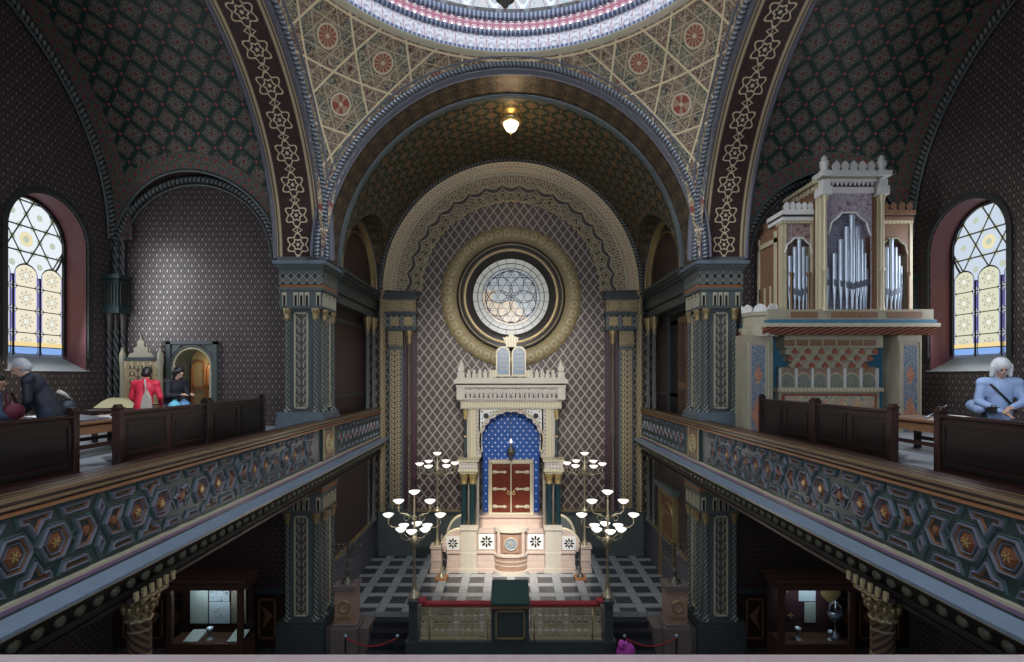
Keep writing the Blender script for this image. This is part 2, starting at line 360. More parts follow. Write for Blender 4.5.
        colr = g.mix(L, colr, (.01,.01,.012))
        MT[name] = g.out((.05,.05,.05), .3, emit=colr, es=.82)
    glass('glass_left', (.93,.86,.68), (.35,.36,.85), (.86,.93,1.0)); glass('glass_right', (.75,.76,.58), (.22,.22,.62), (.62,.72,.85))
    g = G('glass_rose'); u, v = g.u, g.v
    r = ln(u, v); th = v.at2(u)
    l = ((u*.866+v*.5)/.30).fr().band(.5,.045).mx(((u*.866-v*.5)/.30).fr().band(.5,.045)).mx((v/.30).fr().band(.5,.045))
    l = l*r.lt(1.12)
    rays = ((th*(12/pi)).fr().band(.5,.04))*r.gt(1.12); rn = r.band(1.12,.02).mx(r.band(1.3,.015)).mx((r-((th*6).cos().abs()*.25+.72)).abs().lt(.02))
    n = g.noise(1.3, 2)
    warm = ((u*-.5-v*.9+.1)+(n-.5)*1.6).gt(.45)
    c = g.mix(n, (.22,.27,.32), (.46,.52,.55)); c = g.mix(warm, c, (.62,.47,.30)); c = g.mix(r.gt(1.12), c, (.36,.37,.33)); c = g.mix(l.mx(rays).mx(rn), c, (.05,.05,.055))
    MT['glass_rose'] = g.out((.05,.05,.05), .3, emit=c, es=.62)
mats()

# ------------------------------------------------------------ mesh helpers
SX = 1                          # -1 mirrors what is built, so both galleries come from one description
def side(s):
    global SX; SX = s
ORG = {}
def frame_of(d):
    d = Vector(d).normalized(); a = Vector((0,0,1)) if abs(d.z) < .9 else Vector((1,0,0))
    x = a.cross(d).normalized(); return x, d.cross(x)
class MB:
    def __init__(s): s.v = []; s.f = []; s.uv = []; s.sm = []; s.mi = []; s.k = 0
    def mat(s, k): s.k = k; return s
    def face(s, idx, uv, smooth=False): s.f.append(tuple(idx)); s.uv.append(list(uv)); s.sm.append(smooth); s.mi.append(s.k)
    def quad(s, pts, uv=None):
        n = len(s.v); s.v += [tuple(p) for p in pts]
        if uv is None:
            a = Vector(pts[1])-Vector(pts[0]); b = Vector(pts[-1])-Vector(pts[0]); nn = a.cross(b); ax = max(range(3), key=lambda i: abs(nn[i]))
            ij = ((1,2),(0,2),(0,1))[ax]; uv = [(p[ij[0]], p[ij[1]]) for p in pts]
        s.face(range(n, n+len(pts)), uv); return s
    def box(s, x0, x1, y0, y1, z0, z1):
        n = len(s.v); P = [(x,y,z) for z in (z0,z1) for y in (y0,y1) for x in (x0,x1)]; s.v += P
        for q, ij in (((0,2,3,1),(0,1)),((4,5,7,6),(0,1)),((0,1,5,4),(0,2)),((2,6,7,3),(0,2)),((0,4,6,2),(1,2)),((1,3,7,5),(1,2))):
            s.face([n+i for i in q], [(P[i][ij[0]], P[i][ij[1]]) for i in q])
        return s
    def grid(s, fn, us, vs, uvfn=None, smooth=True):
        n = len(s.v); nu, nv = len(us), len(vs)
        for u in us:
            for v in vs: s.v.append(tuple(fn(u, v)))
        uvfn = uvfn or (lambda u, v: (u, v))
        for i in range(nu-1):
            for j in range(nv-1):
                q = [n+i*nv+j, n+(i+1)*nv+j, n+(i+1)*nv+j+1, n+i*nv+j+1]
                if len({tuple(round(c, 6) for c in s.v[k]) for k in q}) < 3: continue
                s.face(q, [uvfn(us[i],vs[j]), uvfn(us[i+1],vs[j]), uvfn(us[i+1],vs[j+1]), uvfn(us[i],vs[j+1])], smooth)
        return s
    def revolve(s, prof, c, e1, e2, ax, a0=0, a1=2*pi, n=32, smooth=True, rref=None, lobes=None):
        """prof: (r, h) points; turned about axis ax through c, from e1 towards e2"""
        c, e1, e2, ax = map(Vector, (c, e1, e2, ax)); L = [0]
        for p, q in zip(prof, prof[1:]): L.append(L[-1]+math.dist(p, q))
        rr = rref or max(p[0] for p in prof)
        def f(a, j):
            r, h = prof[j]; 
            if lobes: r = lobes(j, r, a)
            return c+(e1*cos(a)+e2*sin(a))*r+ax*h
        return s.grid(f, [a0+(a1-a0)*i/n for i in range(n+1)], list(range(len(prof))), lambda a, j: (a*rr, L[j]), smooth)
    def lathe(s, prof, x, y, n=16, z=0, smooth=True):
        return s.revolve([(r, h) for r, h in prof], (x, y, z), (1,0,0), (0,1,0), (0,0,1), 0, 2*pi, n, smooth)
    def torus(s, c, e1, e2, ax, r, t, a0=0, a1=2*pi, n=48, h=0, k=8):
        return s.revolve([(r+t*cos(2*pi*i/k), h+t*sin(2*pi*i/k)) for i in range(k+1)], c, e1, e2, ax, a0, a1, n)
    def tube(s, pts, r, n=8, cap=True):
        pts = [Vector(p) for p in pts]; rs = r if isinstance(r, (list, tuple)) else [r]*len(pts); st = len(s.v); L = 0; d = (pts[1]-pts[0]); x, y = frame_of(d)
        for i, p in enumerate(pts):
            d = (pts[min(i+1, len(pts)-1)]-pts[max(i-1, 0)]).normalized(); x = (x-d*x.dot(d)).normalized(); y = d.cross(x)
            for k in range(n): a = 2*pi*k/n; s.v.append(tuple(p+(x*cos(a)+y*sin(a))*rs[i]))
        for i in range(len(pts)-1):
            l1 = L+(pts[i+1]-pts[i]).length
            for k in range(n):
                k2 = (k+1) % n; u0 = 2*pi*k/n*rs[i]; u1 = 2*pi*(k+1)/n*rs[i]
                s.face([st+i*n+k, st+i*n+k2, st+(i+1)*n+k2, st+(i+1)*n+k], [(u0,L),(u1,L),(u1,l1),(u0,l1)], n > 5)
            L = l1
        if cap:
            s.face([st+k for k in range(n)][::-1], [(0,0)]*n); s.face([st+(len(pts)-1)*n+k for k in range(n)], [(0,0)]*n)
        return s
    def prism(s, poly, fn, d0, d1, bevel=0):
        """poly: 2-D outline; fn(a, b, d) -> 3-D"""
        m = len(poly); n = len(s.v)
        for d in (d0, d1): s.v += [tuple(fn(a, b, d)) for a, b in poly]
        s.face([n+i for i in range(m)][::-1], [poly[i] for i in range(m)][::-1]); s.face([n+m+i for i in range(m)], list(poly)); L = 0
        for i in range(m):
            j = (i+1) % m; l1 = L+math.dist(poly[i], poly[j]); s.face([n+i, n+j, n+m+j, n+m+i], [(L,0),(l1,0),(l1,abs(d1-d0)),(L,abs(d1-d0))]); L = l1
        return s
    def ball(s, c, r, n=10, sz=None):
        rx, ry, rz = (r,)*3 if isinstance(r, (int, float)) else r
        return s.grid(lambda a, b: (c[0]+rx*cos(a)*sin(b), c[1]+ry*sin(a)*sin(b), c[2]+rz*cos(b)), [2*pi*i/n for i in range(n+1)], [pi*i/(n//2+2) for i in range(n//2+3)], lambda a, b: (a*rx, b*rz))
    def cap(s, p0, p1, r0, r1, n=10):
        """tapered limb with round ends"""
        p0, p1 = Vector(p0), Vector(p1); d = (p1-p0).normalized()
        pts, rs = [], []
        for i in range(4): a = pi/2*(1-i/3.0); pts.append(p0-d*r0*sin(a)); rs.append(max(.0005, r0*cos(a)))
        for i in range(4): a = pi/2*i/3.0; pts.append(p1+d*r1*sin(a)); rs.append(max(.0005, r1*cos(a)))
        return s.tube(pts, rs, n)
    def build(s, name, mats_, parent=None, merge=False):
        ox = oy = oz = 0
        if parent is not None:
            q = parent
            while q.parent: q = q.parent
            ox, oy, oz = ORG.get(q.name, (0,0,0))
        me = bpy.data.meshes.new(name)
        me.from_pydata([(x*SX-ox, y-oy, z-oz) for x, y, z in s.v], [], s.f if SX > 0 else [f[::-1] for f in s.f])
        me.polygons.foreach_set('use_smooth', s.sm); me.polygons.foreach_set('material_index', s.mi)
        l = me.uv_layers.new(name='uv'); d = []
        for q in s.uv:
            for a in (q if SX > 0 else q[::-1]): d += [float(a[0]), float(a[1])]
        l.data.foreach_set('uv', d)
        for m in (mats_ if isinstance(mats_, (list, tuple)) else [mats_]): me.materials.append(MT[m])
        me.update()
        o = bpy.data.objects.new(name, me); COL.objects.link(o)
        if parent is not None: o.parent = parent
        return o
X_, Y_, Z_ = (1,0,0), (0,1,0), (0,0,1)
def bevel(o, wd=.01, seg=2):
    m = o.modifiers.new('bevel', 'BEVEL'); m.width = wd; m.segments = seg; m.limit_method = 'ANGLE'; return o
def tag(o, label, cat, group=None):
    o['label'] = label; o['category'] = cat
    if group: o['group'] = group
    return o
def thing(name, label, cat, loc, group=None, rz=0):
    o = bpy.data.objects.new(name, None); COL.objects.link(o); o.empty_display_size = .2
    o.location = (loc[0]*SX, loc[1], loc[2]); o.rotation_euler = (0, 0, rz*SX); ORG[o.name] = tuple(o.location)
    return tag(o, label, cat, group)
def struct(name, mb, m, parent=None):
    o = mb.build(name, m, parent)
    if parent is None: o['kind'] = 'structure'
    return o
def copy_tree(o, loc=None, label=None, rz=None, parent=None):
    c = o.copy(); COL.objects.link(c)
    if parent is not None: c.parent = parent
    if loc is not None: c.location = loc; ORG[c.name] = tuple(loc)
    if label: c['label'] = label
    if rz is not None: c.rotation_euler = (0, 0, rz)
    for ch in list(o.children): copy_tree(ch, parent=c)
    return c
def lr(l, r): return l if SX > 0 else r       # the left side is the one described, the right its mirror
def inset(poly, d):
    n = len(poly); out = []; ar = sum(poly[i][0]*poly[(i+1)%n][1]-poly[(i+1)%n][0]*poly[i][1] for i in range(n))
    if ar < 0: d = -d
    for i in range(n):
        p0, p1, p2 = (Vector(poly[(i+k) % n]) for k in (-1, 0, 1)); a = (p1-p0).normalized(); b = (p2-p1).normalized()
        na, nb = Vector((-a.y, a.x)), Vector((-b.y, b.x)); m = (na+nb); q = m.length_squared
        out.append(tuple(p1+m*(2*d/q if q > .05 else d)))
    return out
def bead(mb, poly, w0, h, k, fn, d0=0.0):
    """raised moulded frame following poly: outer edge, ridge, inner edge"""
    mb.mat(k); a = inset(poly, 0); b = inset(poly, w0*.35); c = inset(poly, w0*.65); e = inset(poly, w0); n = len(poly); st = len(mb.v)
    for ring, dd in ((a, d0), (b, d0+h), (c, d0+h), (e, d0)): mb.v += [tuple(fn(x, y, dd)) for x, y in ring]
    for j in range(3):
        for i in range(n):
            i2 = (i+1) % n; mb.face([st+j*n+i, st+j*n+i2, st+(j+1)*n+i2, st+(j+1)*n+i], [a[i], a[i2], e[i2], e[i]])
    return e
def arch_wall(us, lo, hi, pt, holes=()):
    """vertical wall sheet from lo(u) to hi(u) with round-headed openings (uc, hw, sill, spring)"""
    mb = MB(); us = set(round(u, 4) for u in us)
    for uc, hw, sill, spring in holes:
        for i in range(25): us.add(round(uc+hw*cos(pi*i/24), 4))
    us = sorted(us)
    for a, b in zip(us, us[1:]):
        m = (a+b)/2; h = [x for x in holes if abs(m-x[0]) < x[1]]
        def strip(f0, f1):
            P = [(a, f0(a)), (b, f0(b)), (b, f1(b)), (a, f1(a))]
            if max(abs(P[3][1]-P[0][1]), abs(P[2][1]-P[1][1])) < 1e-4: return
            mb.quad([pt(u, z) for u, z in P], P)
        if h:
            uc, hw, sill, spring = h[0]; top = lambda u: spring+sqrt(max(0, hw*hw-(u-uc)**2))
            if sill > lo(m): strip(lo, lambda u: sill)
            strip(top, hi)
        else: strip(lo, hi)
    return mb

# ------------------------------------------------------------ the great piers, arches, vaults and dome
F0, F1 = 14.1, 15.3             # front and back of the east piers
YC, RA, ZS = 8.9, 5.2, 3.23     # centre of the square, radius and spring of the great arches
YB = 20.0                       # back wall
NAVE, DAIS, GAL, LOW = -7.7, -6.9, -1.6, -2.05
lin = lambda a, b, n: [a+(b-a)*i/n for i in range(n+1)]

# floors
struct('floor', MB().box(-12.2, 12.2, -4, 20.4, NAVE-.3, NAVE), 'nave_floor')
d = MB().box(-5.3, 5.3, 15.0, 20.0, NAVE, DAIS).box(-2.55, 2.55, 13.45, 15.0, NAVE, DAIS)
d.mat(1).box(-2.6, 2.6, 13.40, 13.45, NAVE, DAIS+.02).box(-5.3, -3.95, 14.2, 15.0, NAVE, DAIS-.1).box(3.95, 5.3, 14.2, 15.0, NAVE, DAIS-.1)
struct('dais_floor', d, ['tile_floor', 'stone_base'])
for s in (1, -1):
    side(s); st = MB()
    for k in range(5): st.box(-3.95, -2.6, 15.0-.3*(k+1), 15.0-.3*k if k else 15.0, NAVE, DAIS-.16*(k+1))
    struct('stairs', st, 'carpet_dark')

def rope_arc(mb, c, e1, e2, ax, r, t, h=0, a0=0, a1=pi, n=64): mb.torus(c, e1, e2, ax, r, t, a0, a1, n, h, 8)

# east great arch: face mouldings, soffit, and the apse vault behind it
C = (0, F0, ZS)
m = MB(); rope_arc(m, C, X_, Z_, Y_, RA+.12, .085, -.09)
m.mat(1).revolve([(RA+.235, -.16), (RA+.235, -.27), (RA+.205, -.27), (RA+.205, -.1)], C, X_, Z_, Y_, 0, pi, 64).revolve([(RA+.05, 0), (RA+.05, -.05), (RA, -.05), (RA, .12), (RA-.05, .14)], C, X_, Z_, Y_, 0, pi, 64)
m.mat(2).revolve([(RA-.05, .14), (RA-.05, 1.1)], C, X_, Z_, Y_, 0, pi, 64)
m.mat(3).revolve([(RA-.05, 1.1), (RA-.16, 1.14), (RA-.16, 1.2)], C, X_, Z_, Y_, 0, pi, 64)
m.mat(3); rope_arc(m, C, X_, Z_, Y_, RA-.12, .035, 1.1)
struct('trim_1', m, ['rope_blue', 'paint_slate', 'arch_band', 'paint_green'])

AX, AS, AR, AY = 5.2, 3.2, 2.05, 17.6            # blind arches on the apse sides
def lun(yc, r, zs, zc, rad):
    def f(y):
        if abs(y-yc) < r: z = zs+sqrt(r*r-(y-yc)**2); return math.asin(min(1, (z-zc)/rad)) if z > zc else 0
        return 0
    return f
th0 = lun(AY, AR+.2, AS, ZS, RA-.14)
ys = sorted(set(lin(F1, YB, 40)+[AY+(AR+.2)*cos(pi*i/32) for i in range(33)])); rv = RA-.14
m = MB().grid(lambda y, t: (rv*cos(th0(y)+(pi-2*th0(y))*t), y, ZS+rv*sin(th0(y)+(pi-2*th0(y))*t)), [y for y in ys if y <= YB], lin(0, 1, 64),
     lambda y, t: (y-F1, rv*((th0(y)+(pi-2*th0(y))*t)-pi/2)))
struct('ceiling', m, 'vault_apse')
for s in (1, -1):
    side(s)
    m = MB()       # soffit of the lunette between wall plane and vault, then the blind arch itself
    def lf(a, t):
        y = AY+(AR+.2)*cos(a); z = AS+(AR+.2)*sin(a); xv = -sqrt(max(0, rv*rv-(z-ZS)**2)); return (-(AX+.1)+(xv+(AX+.1))*t, y, z)
    m.grid(lf, lin(0, pi, 32), lin(0, 1, 2), lambda a, t: (a*2.2, t*.6))
    m.mat(1); m.torus((-AX+.05, AY, AS), Y_, Z_, X_, AR+.12, .06, 0, pi, 40, 0, 8)
    m.mat(2).revolve([(AR+.05, .06), (AR+.05, .0), (AR-.02, 0), (AR-.02, .12-.3)], (-AX, AY, AS), Y_, Z_, X_, 0, pi, 40)
    m.torus((-AX-.05, AY, AS), Y_, Z_, X_, AR-.35, .035, 0, pi, 40, 0, 6)
    struct('trim_2', m, ['arch_band', 'rope_dark', 'gold_dark'])
    # apse side wall: recessed panel above the gallery, entablature, lower wall and dado
    m = MB(); m.mat(0)
    m.quad([(-5.62, F1, GAL-1), (-5.62, YB, GAL-1), (-5.62, YB, 2.3), (-5.62, F1, 2.3)])
    m.mat(1).quad([(-5.3, F1-.1, DAIS), (-5.3, YB, DAIS), (-5.3, YB, -2.6), (-5.3, F1-.1, -2.6)])
    m.mat(3); n0 = len(m.f)
    a = [(AY+AR*cos(pi*i/32), AS+AR*sin(pi*i/32)) for i in range(33)]; m.quad([(-5.38, p, q) for p, q in a], a)
    m.mat(2)
    for (x, z0, z1) in ((-5.3, 2.2, 2.42), (-5.34, 2.42, 2.5), (-5.26, 2.5, 2.9), (-5.2, 2.9, 3.0), (-5.12, 3.0, 3.1), (-5.06, 3.1, 3.2)): m.box(-5.9, x+.12, F1, YB, z0, z1)
    for z in (-.7, 1.75): m.box(-5.64, -5.56, F1, YB-.5, z, z+.12)
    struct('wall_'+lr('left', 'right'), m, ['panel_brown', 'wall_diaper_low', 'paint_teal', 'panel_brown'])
    m = MB().box(-5.34, -5.24, F1-.1, YB, DAIS, -5.6).box(-5.36, -5.18, F1-.1, YB, -5.6, -5.5); m.mat(1).box(-5.36, -5.2, F1-.1, YB, -5.5, -5.46)
    struct('baseboard_'+lr('left', 'right'), m, ['paint_slate', 'gold_dark'])

# north and south great arches, gallery vaults, walls
WX, VY, VR, VZ, WY = 11.3, 9.3, 5.2, 3.85, 14.6
EX, ER, ES = 8.93, 2.30, 3.30   # wall arch over the east wall of each gallery bay
WIN = (12.55, 1.06, .50, 3.36)  # window centre, half width, sill, spring
for s in (1, -1):
    side(s); C = (-RA, YC, ZS); nx = Vector((-1, 0, 0))
    m = MB(); rope_arc(m, C, Y_, Z_, (-1,0,0), RA+.12, .085, -.09)
    m.mat(1).revolve([(RA+.235, -.16), (RA+.235, -.27), (RA+.205, -.27), (RA+.205, -.1)], C, Y_, Z_, nx, 0, pi, 64).revolve([(RA+.05, 0), (RA+.05, -.05), (RA, -.05), (RA, .06)], C, Y_, Z_, nx, 0, pi, 64)
    m.mat(2).revolve([(RA, .06), (RA, 1.24)], C, Y_, Z_, nx, 0, pi, 80, rref=RA)
    m.mat(1).revolve([(RA, 1.24), (RA-.03, 1.26), (RA-.03, 1.34), (RA+.05, 1.36)], C, Y_, Z_, nx, 0, pi, 64)
    m.mat(3).revolve([(RA+.0, 1.36), (RA+.3, 1.37), (RA+1.4, 1.38)], C, Y_, Z_, nx, 0, pi, 64)
    struct('trim_3', m, ['rope_blue', 'paint_slate', 'rosette_band', 'flower_border'])
    # barrel vault over the gallery, cut by the lunette of the east wall arch
    def ang(x):
        if abs(x+EX) < ER+.1: z = ES+sqrt((ER+.1)**2-(x+EX)**2); return math.asin(min(1, max(0, (z-VZ)/VR)))
        return 0.0
    xs = sorted(set(lin(-WX, -6.5, 24)+[-EX+(ER+.1)*cos(pi*i/32) for i in range(33) if -WX < -EX+(ER+.1)*cos(pi*i/32) < -6.5]))
    m = MB().grid(lambda x, t: (x, VY+VR*cos(ang(x)+(pi-ang(x))*t), VZ+VR*sin(ang(x)+(pi-ang(x))*t)), xs, lin(0, 1, 64), lambda x, t: (x, VR*(ang(x)+(pi-ang(x))*t)))
    struct('ceiling_gallery', m, 'vault_green')
    m = MB()
    def lf2(a, t):
        x = -EX+(ER+.1)*cos(a); z = ES+(ER+.1)*sin(a); yv = VY+sqrt(max(0, VR*VR-(z-VZ)**2)); return (max(-WX, min(-6.45, x)), WY+(min(yv, WY)-WY)*t, z)
    m.grid(lf2, lin(0, pi, 32), lin(0, 1, 3), lambda a, t: (a*2.4, t*.8))
    # flower border painted along the vault edge
    def lf3(a, t):
        rr = ER+.1+.42*t; x = -EX+rr*cos(a); z = ES+rr*sin(a); x = max(-WX+.02, min(-6.52, x)); q = VR-.015; yv = VY+sqrt(max(0, q*q-(z-VZ)**2)); return (x, yv, z)
    m.mat(1).grid(lf3, lin(.25, pi-.25, 40), lin(0, 1, 3), lambda a, t: (a*2.4, t*.42))
    m.mat(2); m.tube([lf3(a, -.04) for a in lin(.12, pi-.12, 48)], .045, 6)
    m.mat(3); m.torus((-EX, WY-.1, ES), X_, Z_, Y_, ER-.02, .09, 0, pi, 48, 0, 8)
    m.mat(2); m.torus((-EX, WY-.06, ES), X_, Z_, Y_, ER-.17, .03, 0, pi, 48, 0, 6)
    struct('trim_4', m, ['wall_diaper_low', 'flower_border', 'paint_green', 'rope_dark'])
    # east wall of the gallery bay
    nz = 7.0 if s > 0 else 7.0
    m = arch_wall(lin(-WX, -6.3, 10), lambda u: GAL-.4, lambda u: ES+sqrt(max(.01, (ER+.12)**2-(u+EX)**2)) if abs(u+EX) < ER+.12 else ES, lambda u, z: (u, WY, z),
                  [(-9.06, .50, GAL, .36)] if s > 0 else [])
    m.mat(1); m.quad([(-WX, WY, NAVE), (-6.3, WY, NAVE), (-6.3, WY, GAL-.8), (-WX, WY, GAL-.8)])
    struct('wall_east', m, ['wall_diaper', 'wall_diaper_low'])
    # outer wall with its deep window
    top = lambda y: VZ+sqrt(max(.0, (VR+.02)**2-(y-VY)**2)) if abs(y-VY) < VR else VZ
    WIN = (12.55 if s > 0 else 12.73, 1.06, .50, 3.36 if s > 0 else 3.30)
    w2 = (WIN[0]-6.5, WIN[1], WIN[2], WIN[3])
    m = arch_wall(lin(-1, WY, 60), lambda u: NAVE, top, lambda u, z: (-WX, u, z), [(q[0], q[1], q[2]-.38, q[3]) for q in (WIN, w2)])
    struct('wall_'+lr('north', 'south'), m, 'wall_diaper')
    m = MB(); C2 = (-WX, VY, VZ); m.torus(C2, Y_, Z_, X_, VR-.06, .10, 0, pi, 64, .06, 8)
    m.mat(1); m.torus(C2, Y_, Z_, X_, VR-.20, .035, 0, pi, 64, .06, 6)
    m.mat(2).revolve([(VR-.015, .16), (VR-.015, .58)], C2, Y_, Z_, X_, 0, pi, 64)
    struct('trim_5', m, ['rope_dark', 'paint_green', 'flower_border'])
    for k, (yc, hw, sl, sp) in enumerate((WIN, w2)):
        D = .62
        m = MB(); out = [(yc-hw, sl-.38)]+[(yc-hw*cos(pi*i/24), sp+hw*sin(pi*i/24)) for i in range(25)]+[(yc+hw, sl-.38)]
        m.mat(0)
        for (a, b) in zip(out, out[1:]): m.quad([(-WX, *a), (-WX, *b), (-WX-D, *b), (-WX-D, *a)], [(0, a[1]), (0, b[1]), (D, b[1]), (D, a[1])])
        m.mat(1).quad([(-WX+.06, yc-hw-.1, sl-.38), (-WX+.06, yc+hw+.1, sl-.38), (-WX-D, yc+hw, sl-.02), (-WX-D, yc-hw, sl-.02)])
        wo = struct('window_%d' % (k+1), m, ['reveal_red', 'sill_grey'])
        ins = lambda q: [(yc-(hw-q), sl+q)]+[(yc-(hw-q)*cos(pi*i/24), sp+(hw-q)*sin(pi*i/24)) for i in range(25)]+[(yc+(hw-q), sl+q)]
        g_ = MB(); pp = ins(.05); g_.quad([(-WX-D+.04, a, b) for a, b in pp], [(a-yc, b-sl) for a, b in pp]); g_.build('stained_glass', lr('glass_left', 'glass_right'), wo)
        f_ = MB(); o_, i_ = ins(-.0), ins(.07)
        for (a, b, c, d_) in zip(o_, o_[1:], i_[1:], i_): f_.quad([(-WX-D+.10, *a), (-WX-D+.10, *b), (-WX-D+.10, *c), (-WX-D+.10, *d_)]); f_.quad([(-WX-D+.10, *d_), (-WX-D+.10, *c), (-WX-D+.02, *c), (-WX-D+.02, *d_)])
        for q in (-.35, .35): f_.box(-WX-D+.04, -WX-D+.07, yc+q-.009, yc+q+.009, sl, sl+1.95)
        for i in range(1, 4): f_.box(-WX-D+.05, -WX-D+.07, yc-hw, yc+hw, sl+.56*i-.006, sl+.56*i+.006)
        f_.build('window_frame', 'black', wo)
        t_ = MB(); o_, i_ = ins(-.16), ins(-.03)
        for (a, b, c, d_) in zip(o_, o_[1:], i_[1:], i_): t_.quad([(-WX+.05, *a), (-WX+.05, *b), (-WX+.05, *c), (-WX+.05, *d_)]); t_.quad([(-WX+.05, *d_), (-WX+.05, *c), (-WX, *c), (-WX, *d_)])
        t_.build('window_surround', 'surround', wo)
    # corner colonnette bundle where east and outer wall meet
    m = MB()
    for dx, dy, r in ((.12, -.12, .085), (.30, -.08, .06), (.08, -.30, .06)): m.mat(0); m.lathe([(r, GAL), (r, 1.3)], -WX+dx, WY+dy, 10)
    m.mat(1).box(-WX, -WX+.42, WY-.42, WY, 1.9, 2.7).box(-WX, -WX+.5, WY-.5, WY, 2.7, 2.82).box(-WX, -WX+.46, WY-.46, WY, 1.75, 1.9)
    m.mat(2); 
    for dx, dy in ((.12,-.12),(.30,-.08),(.08,-.30)): m.lathe([(.07, 1.3), (.09, 1.5), (.11, 1.7), (.12, 1.75)], -WX+dx, WY+dy, 10)
    for i in range(4): m.box(-WX+.43, -WX+.45, WY-.36+.09*i, WY-.33+.09*i, 1.98, 2.6); m.box(-WX+.06+.09*i, -WX+.09+.09*i, WY-.45, WY-.43, 1.98, 2.6)
    m.mat(3); m.torus((-WX+.1, WY-.12, 2.82), X_, Y_, Z_, .2, .06, 0, 2*pi, 12, 0, 6)
    for dx, dy in ((.12,-.12),(.28,-.1)): m.mat(3).lathe([(.08, 2.82), (.08, 3.9)], -WX+dx, WY+dy, 8)
    m.build('trim_6', ['rope_dark', 'panel_teal', 'bronze', 'rope_dark'])['kind'] = 'structure'
side(1)

# pendentives and dome
RS = sqrt(2)*RA; ZR = 8.68; RR = sqrt(RS*RS-(ZR-ZS)**2)
def pend(f, t):
    r0 = RA/max(abs(cos(f)), abs(sin(f))); r = r0+(RR-r0)*t; return (r*cos(f), YC+r*sin(f), ZS+sqrt(max(0, RS*RS-r*r)))
def pend_uv(f, t):
    p = pend(f, t); el = atan2(p[2]-ZS, math.hypot(p[0], p[1]-YC)); q = (f+pi/4) % (pi/2)-pi/4
    d = ((f % (pi/2))-pi/4); return (d*RS*cos(el), (el-.55)*RS)
for k in range(4):
    m = MB().grid(pend, [k*pi/2+pi/2*i/40 for i in range(41)], lin(0, 1, 24), lambda f, t, k=k: ((f-k*pi/2-pi/4)*RS*cos(atan2(pend(f, t)[2]-ZS, math.hypot(pend(f, t)[0], pend(f, t)[1]-YC))), (atan2(pend(f, t)[2]-ZS, math.hypot(pend(f, t)[0], pend(f, t)[1]-YC))-.55)*RS))
    struct('pendentive', m, 'pendentive')
DC = (0, YC, 0)
m = MB(); rv_ = lambda pr, k: m.mat(k).revolve(pr, DC, X_, Y_, Z_, 0, 2*pi, 128)
rv_([(RR+.08, ZR-.06), (RR-.05, ZR-.02), (RR-.09, ZR+.03)], 3); rv_([(RR-.09, ZR+.03), (RR-.10, ZR+.10)], 2); rv_([(RR-.10, ZR+.10), (RR-.02, ZR+.13), (RR-.01, ZR+.50)], 0)
rv_([(RR-.01, ZR+.50), (RR-.08, ZR+.53), (RR-.10, ZR+.60)], 2); rv_([(RR-.10, ZR+.60), (RR-.03, ZR+.63), (RR-.04, ZR+.88)], 1); rv_([(RR-.04, ZR+.88), (RR-.13, ZR+.92), (RR-.13, ZR+1.06)], 2); rv_([(RR-.13, ZR+1.06), (RR-.2, ZR+1.1)], 4)
struct('trim_7', m, ['ring_scroll', 'ring_dots', 'ring_blue', 'paint_cream', 'dome_shell'])
DR = RR-.2; DZ = ZR+1.1
m = MB().revolve([(DR*cos(a), DZ+DR*1.0*sin(a)) for a in lin(0, 1.28, 20)], DC, X_, Y_, Z_, 0, 2*pi, 96, rref=DR)
m.revolve([(DR*cos(1.28), DZ+DR*sin(1.28)), (DR*cos(1.28), DZ+DR*sin(1.28)+1.2), (0.01, DZ+DR*sin(1.28)+1.3)], DC, X_, Y_, Z_, 0, 2*pi, 32)
struct('ceiling_dome', m, 'dome_shell')

